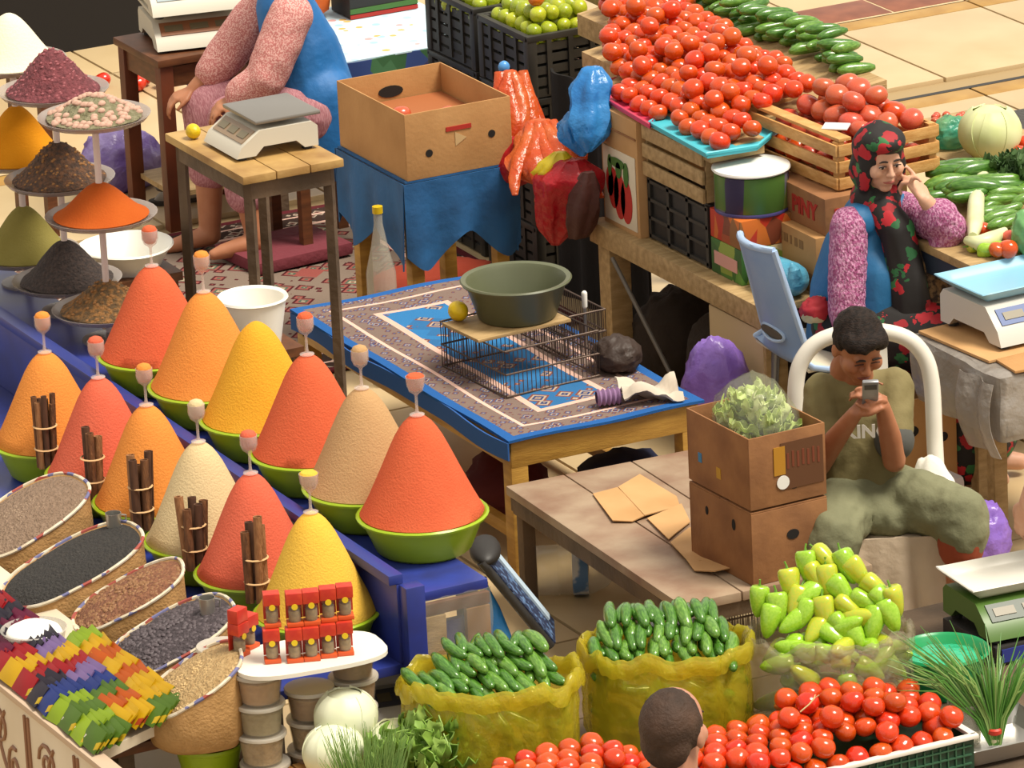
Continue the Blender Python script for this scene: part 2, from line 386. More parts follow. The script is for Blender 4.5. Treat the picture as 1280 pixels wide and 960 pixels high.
# ------------------------------------------------------------------ bench with cardboard
t = thing('low_bench', 'low weathered brown bench carrying cardboard scraps and cartons', 'bench', (-.70, -2.62, 0), R_(-2))
for k, (x, wd) in enumerate(((-.225, .205), (0, .235), (.225, .205))): MB().box((x, 0, .385), (wd, 1.26, .03), bev=.004).to('plank', BENCH, t)
for s in (-1, 1):
    MB().box((0, s*.60, .345), (.64, .03, .05), bev=.003).to('apron', WOOD_G, t)
    MB().box((s*.312, 0, .345), (.03, 1.17, .05), bev=.003).to('apron', WOOD_G, t)
    for q in (-1, 1): MB().box((q*.29, s*.57, .185), (.045, .045, .37), bev=.004).to('leg', WOOD_G, t)
def flatpiece(px, z, label, seed, curl=.012):
    rr = random.Random(seed); pts = [P(x, y, z) for x, y in px]; c = sum(pts, V((0, 0, 0)))/len(pts)
    m = MB(); n = len(pts)
    top = [(p.x-c.x, p.y-c.y, .004+rr.uniform(0, curl)) for p in pts]; bot = [(x, y, zz-.0035) for x, y, zz in top]
    m.add(top+bot+[(0, 0, .0045), (0, 0, .001)], [(i, (i+1) % n, 2*n) for i in range(n)]+[(n+(i+1) % n, n+i, 2*n+1) for i in range(n)]+[(i, n+i, n+(i+1) % n, (i+1) % n) for i in range(n)])
    single('cardboard_sheet', m, CARD_L, label, 'cardboard', (c.x, c.y, z))
zb = .401
flatpiece([(741, 619), (772, 614), (808, 648), (790, 654), (766, 654)], zb, 'pale cardboard square at the left of the bench scraps', 1)
flatpiece([(773, 614), (800, 598), (846, 622), (850, 634), (806, 649)], zb, 'creased cardboard flap farthest back on the bench', 2)
flatpiece([(809, 650), (852, 633), (863, 655), (845, 670), (836, 678)], zb, 'middle cardboard flap among the bench scraps', 3)
flatpiece([(838, 681), (862, 661), (877, 667), (866, 690), (868, 702), (893, 706), (917, 710), (914, 717), (893, 721), (868, 716), (858, 704)], zb, 'torn hook-shaped cardboard strip at the foot of the cartons', 4, .02)
# ------------------------------------------------------------------ shelf of the tomato stall
t = thing('stall_counter', 'pale wooden counter under the tomato boxes with a thick corner post', 'counter', (.27, -1.38, 0))
LY = 1.25
MB().box((.03, LY/2-.9*0, .56), (.06, LY, .08), bev=.004).to('front_beam', WOOD_P, t)
for k in range(4): MB().box((.15+.19*k, LY/2, .585), (.183, LY, .025), bev=.003).to('plank', WOOD_P, t)
for y in (.04, 1.17): MB().box((.055, y, .262), (.085, .085, .52), bev=.005).to('post', WOOD_P, t)
for y in (.04, 1.2): MB().box((.78, y, .285), (.08, .08, .57), bev=.005).to('post', WOOD_P, t)
MB().box((.02, .20, .28), (.02, .38, .46), bev=.003).to('side_board', mat('beige_board', 'b8a078', .6), t)
MB().tube([(.0, 1.08, .50), (.02, .65, .12), (.03, .40, .012)], .008, 8).to('brace_wire', mat('dull_steel', '6a6258', .5, metal=.4), t)
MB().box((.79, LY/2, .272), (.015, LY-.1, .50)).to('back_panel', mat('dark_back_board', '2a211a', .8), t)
# raised display boards for the tomatoes
t = thing('sloped_display', 'sloping display board heaped with red tomatoes', 'display', (.27, 0, .6))
def tz(X): return .43+.10*max(0, (X-.37))/.8        # board surface above .6
XZ = Matrix(((1, 0, 0, 0), (0, 0, 1, 0), (0, 1, 0, 0), (0, 0, 0, 1)))
def bz(x): return .43+.10*max(0, x+.27-.37)/.8
for nm, x0, y0, y1 in (('board', .06, -.80, .04), ('middle_board', .27, .045, .40), ('middle_board', .46, .405, .80), ('far_board', .71, .805, 1.9)):
    MB().prism([(x0, .395), (x0, bz(x0)), (.845, bz(.845)), (.845, .395)], y0, y1, XZ).to(nm, WOOD_P, t)
MB().prism([(.06, .395), (.06, bz(.06)), (.27, bz(.27)), (.27, .395)], -.95, -.805, XZ).to('board_end', WOOD_P, t)
for y in (-.76, -.16):
    for x in (.36, .74): MB().box((x, y, .1965), (.04, .04, .393)).to('leg', WOOD_P, t)
for x, y in ((.82, -.62), (.82, .3), (.82, 1.8), (.74, 1.8), (.82, .7)): MB().box((x, y, -.1), (.04, .04, .985)).to('leg', WOOD_P, t)
# ------------------------------------------------------------------ tiered spice stall
t = thing('tiered_stall', 'blue tiered spice stall with a cream scroll-patterned front panel', 'stall', (-2.23, -3.80, 0))
LS = 3.9
MB().box((.135, LS/2, .835), (.27, LS, .03), bev=.004).to('upper_shelf', BLUE_SH, t)
MB().box((-.225, LS/2, .635), (.45, LS, .03), bev=.004).to('lower_shelf', BLUE_SH, t)
MB().box((-.008, LS/2, .77), (.02, LS, .24), bev=.003).to('riser', BLUE_SH, t)
MB().box((-.018, LS/2, .905), (.045, LS, .03), bev=.004).to('riser_lip', mat('navy_edge', '27357f', .35), t)
MB().box((-.69, LS/2, .575), (.46, LS, .03), bev=.004).to('sack_shelf', WOOD_D, t)
for y in (.06, 1.9, 3.8):
    for x, z in ((.23, .82), (.06, .82), (-.40, .62), (-.86, .56)): MB().box((x, y, z/2), (.05, .05, z), bev=.004).to('post', WOOD_G, t)
PAN = mat('cream_panel', 'd8cbb4', .5, var=(3, 'c8b89e', .3, .7)); ORN = mat('brown_ornament', '8a6248', .5)
MB().box((-1.02, LS/2-.2, .32), (.02, LS+.4, .62), bev=.003).to('front_panel', PAN, t)
MB().box((-1.02, LS/2-.2, .635), (.05, LS+.4, .02), bev=.004).to('panel_cap', mat('panel_cap', 'b8a088', .5), t)
MB().prism([(-1.0, .60), (-1.0, .63), (-.72, .70), (-.72, .67)], -.10, LS-.02, Matrix(((1, 0, 0, 0), (0, 0, 1, 0), (0, 1, 0, 0), (0, 0, 0, 1)))).to('packet_ledge', PAN, t)
for k in range(5):                                    # scrolls on the panel
    y0 = -.33+.36*k
    def S(pts): MB().tube([(-1.032, y0+a, b) for a, b in pts], .006, 6).to('scroll', ORN, t)
    S([(.17+.065*(1-q/22)*math.cos(q*.55), .50+.065*(1-q/22)*math.sin(q*.55)) for q in range(20)])
    S([(.07+.05*(1-q/22)*math.cos(-q*.55+2), .40+.07*(1-q/22)*math.sin(-q*.55+2)) for q in range(20)])
    S([(.12+.05*math.sin(q*.5), .56-.03*q) for q in range(14)])
    S([(.30, .60), (.30, .08)]); S([(.325, .60), (.325, .08)])
# end box of the stall wrapped in clear film
WRAP = mat('clear_film', 'e8e4da', .15, alpha=.10)
MB().box((.085, -.012, .66), (.075, .02, .24), bev=.003).to('end_board', WOOD_P, t); MB().box((.225, -.012, .66), (.075, .02, .24), bev=.003).to('end_board', mat('tan_board', '9a7040', .6, var=(8, '7c5630', .3, .7)), t)
MB().box((.155, -.008, .80), (.22, .02, .036), bev=.003).to('end_board', WOOD_D, t)
MB().box((.155, .01, .64), (.075, .02, .22)).to('blue_panel', BLUE_SH, t)
MB().box((.02, -.02, .72), (.06, .05, .34), bev=.004).to('corner_bracket', BLUE_SH, t)
MB().sheet(lambda u, v: (.04+.22*u, -.032-.012*abs(math.sin(9*u+4*v)), .84-.16*v), 14, 8, .002).to('plastic_wrap', WRAP, t)
# ------------------------------------------------------------------ front stall table
t = thing('front_table', 'low table along the bottom edge under the bagged vegetables', 'table', (-1.56, -4.45, 0))
for k in range(6): MB().box((0, -.60+.235*k, .43), (2.7, .228, .03), bev=.003).to('plank', WOOD_G, t)
for x in (-1.3, 0, 1.3):
    for y in (-.55, .5): MB().box((x, y, .21), (.06, .06, .42), bev=.004).to('leg', WOOD_G, t)
for y in (-.55, .5): MB().box((0, y, .38), (2.6, .04, .06)).to('apron', WOOD_G, t)
ZF = .446

SHADE_BK = mat('backdrop_shade_black', '14110f', .9, bump=(10, .4))
single('shade_backdrop', MB().sheet(lambda u, v: (.012*math.sin(26*u), (u-.5)*.74, .86*v+.005), 30, 8, .01), SHADE_BK, 'black curtain standing in for the shade under the far end of the tomato display', 'backdrop', (.64, .50, 0))  # added black sheet in place of the deep shade behind the bags
# ------------------------------------------------------------------ spice bowls and cones
def spice(name, c1, c2): return mat(name, c1, .95, var=(7, c2, .25, .8, 5), bump=(160, .25), spec=.1)
SP = {'red': spice('chilli_powder', 'c25638', 'cc6442'), 'coral': spice('coral_paprika', 'c85a42', 'd06850'), 'orange': spice('orange_spice', 'd2803a', 'da8c44'),
      'yellow': spice('turmeric', 'd2942a', 'daa236'), 'lemon': spice('yellow_curry', 'd8a83c', 'deb44c'), 'tan': spice('ground_ginger', 'b08a60', 'ba966c'), 'cream': spice('cream_spice', 'c8b084', 'd2bc92')}
GLASS = mat('goblet_glass', 'f2e6e0', .05, alpha=.28, spec=.8)
BOWL = {}
def bowl_mesh(R):
    if R not in BOWL:
        BOWL[R] = MB().lathe([(.02*R/.19, .004), (R*.68, .002), (R*.74, .012), (R*.90, .085), (R*.93, .10), (R*1.0, .104), (R*1.02, .112), (R*.99, .117), (R*.93, .112), (R*.88, .09), (R*.71, .018), (.02, .016)], 36, ends=True).mesh('plastic_bowl', LIME)
    return BOWL[R]
def cone_mesh(mt, R, H, seed):
    def wob(a, k): return 1+.012*noise.noise(V((math.cos(a)*1.5, math.sin(a)*1.5, k*.5+seed*7)))
    pr = [(R*.30, .02), (R*.60, .022), (R*.865, .088), (R*.955, .115)]
    for tt, r in ((.90, .865), (.80, .785), (.65, .675), (.54, .595), (.44, .525), (.33, .445), (.23, .37), (.15, .295), (.09, .225), (.05, .16), (.02, .095), (.005, .045), (0, .008)): pr.append((r*R, .115+H*(1-tt)))
    return MB().lathe(pr, 36, wob=wob).mesh('spice_cone', mt, 60)
def goblet(loc, key, label, grp=None, flare=False):
    t = thing('goblet', label, 'glass', loc, rnd(0, 6))
    MB().lathe([(.004, .0), (.022, .001), (.022, .004), (.006, .008), (.0042, .02), (.0042, .058), (.007, .064), (.02, .074), (.026, .09), (.029 if flare else .026, .118), (.0275 if flare else .0245, .118), (.024, .092), (.018, .078), (.004, .07)], 20).to('bowl_and_stem', GLASS, t)
    MB().lathe([(.003, .0745), (.015, .0775), (.0225, .092), (.0245, .118), (.019, .128), (.008, .133), (.001, .134)] if not flare else [(.003, .0745), (.015, .0775), (.0225, .092), (.0265, .118), (.022, .123), (.001, .124)], 20).to('spice_fill', SP[key], t)
ORD1 = ['farthest on the upper shelf', 'second farthest on the upper shelf', 'third farthest on the upper shelf', 'third nearest on the upper shelf', 'second nearest on the upper shelf', 'nearest on the upper shelf']
ORD2 = [s_.replace('upper', 'lower') for s_ in ORD1]
NAME = {'red': 'chilli-red', 'coral': 'coral-red', 'orange': 'orange', 'yellow': 'deep yellow', 'lemon': 'golden yellow', 'tan': 'tan', 'cream': 'cream'}
row1 = [(197, 440, 'red', 1), (262, 480, 'orange', 1), (327, 520, 'yellow', 0), (391, 562, 'red', 1), (459, 606, 'tan', 1), (528, 641, 'red', 1)]
row2 = [(64, 549, 'orange', 1), (131, 588, 'coral', 1), (191, 624, 'orange', 1), (256, 672, 'cream', 1), (321, 713, 'coral', 1), (396, 764, 'lemon', 1)]
for row, zz, R, Hc, od, sh in ((row1, .85, .19, .298, ORD1, 'upper'), (row2, .65, .183, .300, ORD2, 'lower')):
    for i, (px, py, key, gb) in enumerate(row):
        p = P(px, py, zz+.112); p.z = zz
        tag(link('plastic_bowl', bowl_mesh(R), None, p), 'lime-green bowl under the %s spice cone, %s' % (NAME[key], od[i]), 'bowl', 'lime bowls of spice')
        hc = Hc*(1.0 if i else .95)
        tag(link('spice_cone', cone_mesh(SP[key], R, hc, i+7*(sh == 'lower')), None, p+V((0, 0, .002))), 'tall %s powdered spice cone, %s' % (NAME[key], od[i]), 'spice', 'cones of ground spice')
        if gb: goblet(p+V((0, 0, .112+hc)), key, 'small stem glass of %s spice, %s' % (NAME[key], od[i]), flare=(i == 5))
# cinnamon bundles
CIN = [mat('cinnamon_bark', '80532f', .8, var=(20, '4e2f1a', .3, .7), stretch=(6, 6, 1), bump=(60, .3)), mat('cinnamon_bark_light', 'a3744a', .8, var=(20, '80532f', .3, .7), stretch=(6, 6, 1), bump=(60, .3)), mat('cinnamon_bark_dark', '583722', .8, var=(20, '422818', .3, .7), stretch=(6, 6, 1))]
TIE = mat('twine', 'c8a070', .8)
for i, (px, py, n, lab) in enumerate([(58, 572, 7, 'thick bundle of dark cinnamon sticks against the farthest orange cone'), (118, 616, 3, 'slim bundle of cinnamon bark against the farther coral-red cone'), (177, 655, 5, 'bundle of cinnamon sticks against the nearer orange cone'), (243, 700, 5, 'loose splayed cinnamon sticks against the cream cone'), (322, 745, 4, 'broad cinnamon bark pieces against the nearer coral-red cone')]):
    bc = P(row2[i][0], row2[i][1], .762); p = bc-HD*.212-RT*(.0, .02, .022, .02, -.008)[i]; p.z = .745
    t = thing('cinnamon_bundle', lab, 'cinnamon', p, 0)
    q = P(px, py-60, .64); rr = random.Random(i)
    for k in range(n):
        a = 2*math.pi*k/n; rad = .0095 if n > 5 else .0135; ring = .024 if n > 3 else .015
        b = V((ring*math.cos(a), ring*math.sin(a)*.8, 0)); h = rr.uniform(.185, .235)*(1.12 if i == 4 else 1)
        top = b*(1.5 if i == 3 else 1.15)+V((.0, .0, h))+HD*.022+RT*rr.uniform(-.006, .006)
        M = frame(b, top); pts = []
        m = MB(); Lk = (top-b).length; sec = []
        for jj in range(11):
            an = -2.6+5.2*jj/10; sec.append((rad*math.cos(an), rad*math.sin(an)))
        inner = [(x*.68, y*.68) for x, y in reversed(sec)]
        m.prism(sec+inner, 0, Lk, M); m.to('stick', CIN[(k+i) % 3 if i != 3 else (k*2) % 3], t)
    for zz in (.06, .13): MB().lathe([(.034, zz-.003), (.039, zz), (.034, zz+.003)], 14, ends=False, M=Matrix.Translation(HD*.1*zz)).to('tie', TIE, t)
# ------------------------------------------------------------------ tiered plate stands with heaps
PLATE = mat('clear_plate', 'b8aca4', .15, alpha=.55, spec=.8); ROD = mat('pinkish_rod', 'd0c0bc', .3)
HEAP = {'white': mat('cream_flour', 'e6dcc0', .9, bump=(120, .2)), 'dred': mat('dried_barberries', '7a3a40', .8, var=(60, '5a262c', .35, .65), bump=(90, .8)),
        'amber': spice('amber_powder', 'c07812', 'cf8a1e'), 'tea': mat('dark_dried_tea', '46342a', .85, var=(70, '6e4a30', .4, .66), bump=(90, 1)), 'olive': spice('ground_olive_herb', '7a7038', '8a8048'),
        'buds': mat('dried_rosebuds', '8a8468', .85, var=(50, '6a6648', .35, .65), bump=(70, 1)), 'paprika': spice('orange_red_paprika', 'a84c1c', 'b45822'), 'black': mat('black_seeds', '2e2422', .8, var=(90, '453630', .4, .66), bump=(120, .8)),
        'mix': mat('brown_seed_mix', '5a4428', .85, var=(60, '8a6030', .42, .62), bump=(80, 1))}
def heap_prof(Rr, Hh, pw=1.0, n=12): return [(Rr*.98, 0), (Rr, .004)]+[(max(Rr*(1-k/n), .003), .004+1.08*Hh*(.35*math.sin(math.pi/2*(k/n))+.65*(.5-.5*math.cos(math.pi*k/n)))) for k in range(1, n+1)]
stands = [((135, 388), 'C', [(0.0, 'mix', .085, 'brown seed mix'), (.315, 'paprika', .10, 'orange-red paprika'), (.645, 'buds', .06, 'pale dried rosebuds')], 'nearest plate stand'),
          ((84, 352), 'B', [(0.0, 'black', .125, 'black seeds'), (.345, 'tea', .115, 'dark dried tea'), (.645, 'dred', .125, 'dark red dried berries')], 'middle plate stand'),
          ((33, 318), 'A', [(0.0, 'olive', .15, 'olive ground herb'), (.335, 'amber', .16, 'amber spice powder'), (.66, 'white', .15, 'cream flour')], 'farthest plate stand')]
for (px, py), _, plates, who in stands:
    p = P(px, py, .95); p.z = .85
    t = thing('plate_stand', 'three-tier clear plate stand of dry goods, the '+who, 'stand', p)
    MB().lathe([(.09, 0), (.09, .008), (.02, .014), (.010, .03)], 20).to('foot', PLATE, t)
    prev = 0
    for k, (dz, key, h, nm) in enumerate(plates):
        z = .10+dz
        MB().tube([(0, 0, prev+.02), (0, 0, z-.004)], .011, 12).to('rod', ROD, t)
        MB().lathe([(.012, z-.012), (.08, z-.008), (.165, z+.0), (.178, z+.012), (.182, z+.012), (.168, z-.005), (.08, z-.014), (.012, z-.017)], 32).to('plate', PLATE, t)
        m = MB()
        def wob(a, kk, s=k): return 1+.05*noise.noise(V((math.cos(a)*2, math.sin(a)*2, kk*.7+s*5)))
        fine = key in ('amber', 'paprika', 'olive', 'white')
        m.lathe(heap_prof(.155, h, .75 if not fine else .95), 30, wob=None if fine else wob)
        hp = single('dry_goods_heap', m, HEAP[key], 'heap of %s on the %s' % (nm, who), 'spice', p+V((0, 0, z+.004)), smooth=70)
        if key in ('buds', 'mix', 'dred', 'tea'):
            g = MB(); rr = random.Random(k+px)
            for q in range(150 if key == 'buds' else 170):
                a = rr.uniform(0, 6.283); u = math.sqrt(rr.random()); rad = .148*u; zz = .004+1.08*h*(.35*math.sin(math.pi/2*(1-u))+.65*(.5+.5*math.cos(math.pi*u)))
                s = .0135 if key == 'buds' else .0065
                g.ell((rad*math.cos(a), rad*math.sin(a), zz+s*.2), (s, s*.8, s*.8), 6, 4)
            stuff(g.to('loose_pieces', mat('pink_rosebuds', 'b08c7c', .7, rnd=.2) if key == 'buds' else mat('chaff', '8a6034', .8) if key != 'dred' else mat('berries', '8c4a50', .6), hp))
        prev = z
# ------------------------------------------------------------------ sacks of pulses
RIM = cells('checked_sack_hem', ['c8bca4', 'd0c6b2', 'c8bca4', '9a4a40', 'c4b69c', '6a6a90', 'd0c6b2', 'c0b098'], 34, .85)
SACK = mat('woven_tan_sack', 'b98f5a', .85, var=(18, 'a07a48', .3, .7), bump=(120, .3))
sacks = [((100, 598), (-40, 695), .160, '77604c', '8c7460', .0035, 'grey-brown lentils', 'farthest sack'), ((172, 660), (8, 754), .162, '24211f', '302c28', .003, 'black seeds', 'second sack from the far end'), ((229, 708), (92, 782), .150, '70442c', '8a5a3c', .0065, 'brown beans', 'middle sack'),
         ((288, 752), (136, 842), .160, '352c30', '4a4044', .0075, 'dark raisins', 'second sack from the near end'), ((300, 812), (184, 890), .150, 'a08052', 'b89a6a', .004, 'tan grain', 'nearest sack')]
for i, (hi, lo, hw, c1, c2, gs, nm, who) in enumerate(sacks):
    a = P(hi[0], hi[1], .84); b = P(lo[0], lo[1], .69); c = (a+b)/2; ax = (a-b); hl = ax.length/2; X = ax.normalized(); Y = V((0, 0, 1)).cross(X).normalized(); Z = X.cross(Y)
    lab = 'open sack of %s, the %s' % (nm, who)
    base = V((c.x, c.y, .591)); t = thing('sack', lab, 'sack', base)
    n = 40; rings = []; cl = c-base
    def sup(an, k=2.6):
        co, si = math.cos(an), math.sin(an); return (abs(co)**(2/k))*(1 if co > 0 else -1), (abs(si)**(2/k))*(1 if si > 0 else -1)
    def ring(s, dz, tiltk, seed):
        out = []
        for q in range(n):
            u, v = sup(2*math.pi*q/n); p = cl+X*u*hl*s+Y*v*hw*s; base_z = .005
            zz = p.z*tiltk+base_z*(1-tiltk)
            out.append((p.x+.006*nz3((u*2, v*2, seed)), p.y+.006*nz3((u*2, v*2, seed+5)), zz+dz))
        return out
    MB().rings([ring(.86, 0, 0, 1), ring(.97, 0, .12, 2), ring(1.02, 0, .5, 3), ring(1.0, 0, .85, 4), ring(1.0, .004, 1, 5), ring(.95, .0, 1, 5), ring(.93, -.02, 1, 5)]).to('sack_body', SACK, t)
    rim = MB(); rp = ring(1.0, .004, 1, 5); rim.tube(rp+[rp[0]], .0055, 6); rim.to('checked_hem', RIM, t)
    G = mat('fill_'+nm.replace(' ', '_'), c1, .8, var=(60, c2, .3, .7), bump=(110, .8))
    fr = []
    for s, dz in ((.985, -.002), (.8, .014), (.5, .024), (.2, .028)): fr.append(ring(s, dz, 1, 5))
    MB().rings(fr).to('fill', G, t, smooth=70)
    g = MB(); rr = random.Random(i)
    G2 = mat('grain_'+nm.replace(' ', '_'), c2, .6, rnd=.1)
    for q in range(420 if gs > .005 else 300):
        an = rr.uniform(0, 6.283); s = math.sqrt(rr.random())*.92; u, v = sup(an)
        p = cl+X*u*hl*s+Y*v*hw*s; r0 = gs
        g.ell((0, 0, 0), (r0*1.4, r0*.9, r0*.7), 6, 4, Matrix.Translation(p+V((0, 0, .027-.030*s*s+r0*.2))) @ rotz(rr.uniform(0, 3)))
    stuff(g.to('loose_grain', G2, t))
for px, py in ((142, 651), (259, 757)):
    p = P(px, py, .85); t = thing('measuring_cup', 'small steel measuring cup stuck in the %s' % ('black seeds' if px < 200 else 'dark raisins'), 'cup', (p.x, p.y, .815))
    MB().lathe([(.012, 0), (.02, .002), (.024, .06), (.0225, .06), (.0185, .006), (.002, .005)], 18).to('cup_body', METAL, t); MB().tube([(.024, 0, .05), (.04, 0, .045), (.038, 0, .02), (.022, 0, .015)], .003, 6).to('cup_handle', METAL, t)
# white powder in a clear bag-lined tub
p = P(44, 812, .66); t = thing('powder_tub', 'clear plastic tub of bright white powder beside the sachets', 'tub', (p.x, p.y, .64))
MB().lathe([(.02, .0), (.075, .001), (.092, .075), (.097, .085), (.094, .088), (.088, .075), (.072, .006), (.02, .004)], 28).to('tub_wall', mat('frosted_tub', 'd8d4cc', .2, alpha=.45), t)
MB().lathe([(.066, .008), (.084, .068), (.075, .085), (.045, .10), (.003, .108)], 28).to('powder', mat('white_powder', 'f4f2ea', .9, bump=(60, .1)), t, smooth=70)
# ------------------------------------------------------------------ sachets
SC = {'red': '8e141a', 'crimson': '5c1030', 'yellow': 'b8900c', 'green': '48641a', 'blue': '20306e', 'black': '241e2a', 'orange': 'a84c10', 'lime': '7e961c', 'lilac': '705a88'}
SM = {}
for k, c in SC.items():
    M_ = cells('sachet_'+k, [c, c, c, c, c, c, 'b89a20' if k != 'yellow' else 'a04020', c, c, 'c8c0b0' if k not in ('yellow', 'red', 'crimson') else c, c, c], 40, .5, (1, 1, 1))
    M_.node_tree.nodes['Principled BSDF'].inputs['Specular IOR Level'].default_value = .25
    def sh(u, v): return ((u-.5)*.070, (v-.5)*.105, .006*math.sin(math.pi*u)*math.sin(math.pi*v))
    SM[k] = MB().sheet(sh, 4, 5, .004).mesh('sachet', M_)
blocks = [(-3.205, -2.74, 'red crimson red crimson black crimson red yellow red black blue lime green lime green yellow'), (-3.115, -2.78, 'crimson red black crimson red black lilac yellow red lilac blue green orange yellow orange yellow'), (-3.03, -3.32, 'lime yellow orange yellow orange yellow yellow green yellow')]
rr = random.Random(5)
for X0, y0, seq in blocks:
    for j, key in enumerate(seq.split()):
        Y = y0-.083*j
        if Y < -3.93: break
        for k in range(5):
            X = X0+.0165*(k-2); z = .645+.085*max(0, X+3.23)/.28*.8
            tag(link('sachet', SM[key], None, (X, Y+rr.uniform(-.008, .008), z+.032+rr.uniform(-.003, .004)), (R_(rr.uniform(-6, 6)), R_(-48+rr.uniform(-5, 5)), R_(rr.uniform(-8, 8)))), '%s glossy seasoning sachet in the fanned rows on the stall edge' % key, 'packet', '%s sachets on the stall edge' % key)
# ------------------------------------------------------------------ lidded tubs
TUB = mat('clear_tub', 'e2dacb', .15, alpha=.14, spec=.6); LID = mat('clear_lid', 'e8e2d6', .25, alpha=.6, spec=.6, trans=.3)
fills = {'brown': mat('brown_spice_fill', 'b08a60', .9, var=(60, '98744c', .35, .65)), 'oats': mat('oat_fill', 'ccb68a', .9, var=(50, 'a88e60', .35, .65), bump=(60, .6)), 'tan': mat('tan_fill', 'c8a070', .9, var=(60, 'b48e60', .35, .65)), 'dark': mat('dark_fill', '86604a', .9, var=(60, '6a4a3a', .35, .65)), 'pink': mat('pinkish_fill', 'c48a70', .9, var=(60, 'b07860', .35, .65)), 'green': mat('green_fill', 'aca47c', .9, var=(60, '968e64', .35, .65))}
TB = MB().lathe([(.02, 0), (.055, .0), (.066, .078), (.068, .082), (.065, .082), (.0535, .004), (.02, .003)], 24).mesh('tub_wall', TUB)
TL = MB().lathe([(.02, .084), (.060, .084), (.071, .079), (.072, .086), (.070, .090), (.060, .088), (.02, .088)], 24).mesh('lid', LID)
FM = {k: MB().lathe([(.02, .005), (.052, .005), (.0615, .068), (.04, .073), (.003, .074)], 20).mesh('contents', m_) for k, m_ in fills.items()}
stks = [((284, 944), ['pink', 'brown', 'oats', 'dark'], 'leftmost stack'), ((332, 976), ['tan', 'oats', 'green', 'tan'], 'front stack'), ((392, 958), ['brown', 'oats', 'brown'], 'stack behind the cabbages'), ((446, 944), ['oats', 'dark', 'tan', 'brown'], 'rightmost stack')]
zp = 0
lev = ['lowest', 'second up', 'third up', 'topmost']
for (px, py), fl_, who in stks:
    p = P(px, py, ZF+.03); p.z = ZF
    for k, key in enumerate(fl_):
        t = thing('lidded_tub', 'clear lidded tub of %s, %s in the %s of tubs' % ({'pink': 'pinkish powder', 'brown': 'brown spice', 'oats': 'pale flakes', 'dark': 'dark spice', 'tan': 'tan spice', 'green': 'greenish herbs'}[key], lev[k], who), 'tub', p+V((rnd(-.004, .004), rnd(-.004, .004), .0905*k)), 0, 'stacked lidded tubs')
        link('tub_wall', TB, t); link('lid', TL, t); link('contents', FM[key], t)
# plate of spice jars resting on the tubs
zt = ZF+.0905*4+.001
p = P(385, 822, zt)
t = single('serving_plate', MB().prism([(.22*math.copysign(abs(math.cos(a))**.6, math.cos(a)), .13*math.copysign(abs(math.sin(a))**.6, math.sin(a))) for a in [2*math.pi*k/32 for k in range(32)]], 0, .012), mat('white_tray', 'e2dccf', .4), 'white oval tray carrying the spice jars on top of the tubs', 'tray', p, R_(-6))
JR = mat('red_card', 'b4281a', .45, var=(30, 'c23a1e', .4, .6)); JO = mat('orange_card', 'c8501e', .5); JG = mat('jar_glass', 'e8e0d4', .08, alpha=.12, spec=.8); JY = mat('yellow_sticker', 'd8b81c', .5)
JC = [mat('jar_spice_'+k, c, .9, var=(80, c2, .35, .65)) for k, c, c2 in (('a', '7a6640', '927a4c'), ('b', '4a3a2a', '604a30'), ('c', '6a5030', '7a6038'))]
jm = [MB().box((0, 0, .006), (.046, .04, .012), bev=.002).mesh('base_card', JO), MB().box((0, 0, .082), (.046, .04, .034), bev=.002).mesh('top_card', JR), MB().lathe([(.003, .013), (.017, .013), (.018, .02), (.018, .056), (.011, .064), (.003, .064)], 14).mesh('jar', JG), MB().lathe([(.003, .0145), (.0155, .0145), (.0165, .02), (.0165, .045), (.003, .047)], 12).mesh('jar_contents', JC[0]), MB().lathe([(.009, 0), (.009, .0015)], 12).mesh('sticker', JY), MB().box((0, .0185, .05), (.046, .003, .07)).mesh('back_card', JR)]
def jarpack(loc, rz, label, k):
    t = thing('spice_jar_pack', label, 'jar', loc, rz, 'boxed spice jars on the tray')
    for i, nm in enumerate(('base_card', 'top_card', 'jar', 'jar_contents', 'sticker', 'back_card')):
        o = link(nm, jm[i], t)
        if nm == 'sticker': o.location = (0, -.0195, .06); o.rotation_euler = (math.pi/2, 0, 0)
        if nm == 'jar_contents': o.data = jm[i]
    return t
front = [(341, 830), (369, 829), (390, 827), (411, 823), (432, 820)]
nth = ['leftmost', 'second from left', 'middle', 'second from right', 'rightmost']
zj = zt+.0125
for k, (x, y) in enumerate(front):
    q = P(x, y-3, zj); jarpack(q, R_(-20), 'red-topped spice jar pack, %s in the lower row on the tray' % nth[k], k)
    q2 = q+V((.012, .012, .100)); jarpack(q2, R_(-20), 'red-topped spice jar pack, %s in the upper row on the tray' % nth[k], k)
for k, (x, y) in enumerate(((300, 822), (312, 812))):
    q = P(x, y-3, zj); jarpack(q, R_(25), 'red-topped spice jar pack at the left corner of the tray, %s' % ('turned to the left' if k == 0 else 'just behind its neighbour'), k)
q = P(300, 819, zj); q.z = zj+.100; single('red_box', MB().box((0, 0, .02), (.05, .035, .04), bev=.003), JR, 'small red carton lying on the corner jar pack', 'box', q+V((0, 0, .0)), R_(30))
q = P(291, 800, zj+.14)
# lime bowl below the tan sack
p = P(262, 952, .50); tag(link('plastic_bowl', bowl_mesh(.10), None, (p.x, p.y, ZF)), 'small lime-green bowl half hidden beside the lidded tubs', 'bowl', 'lime bowls of spice')
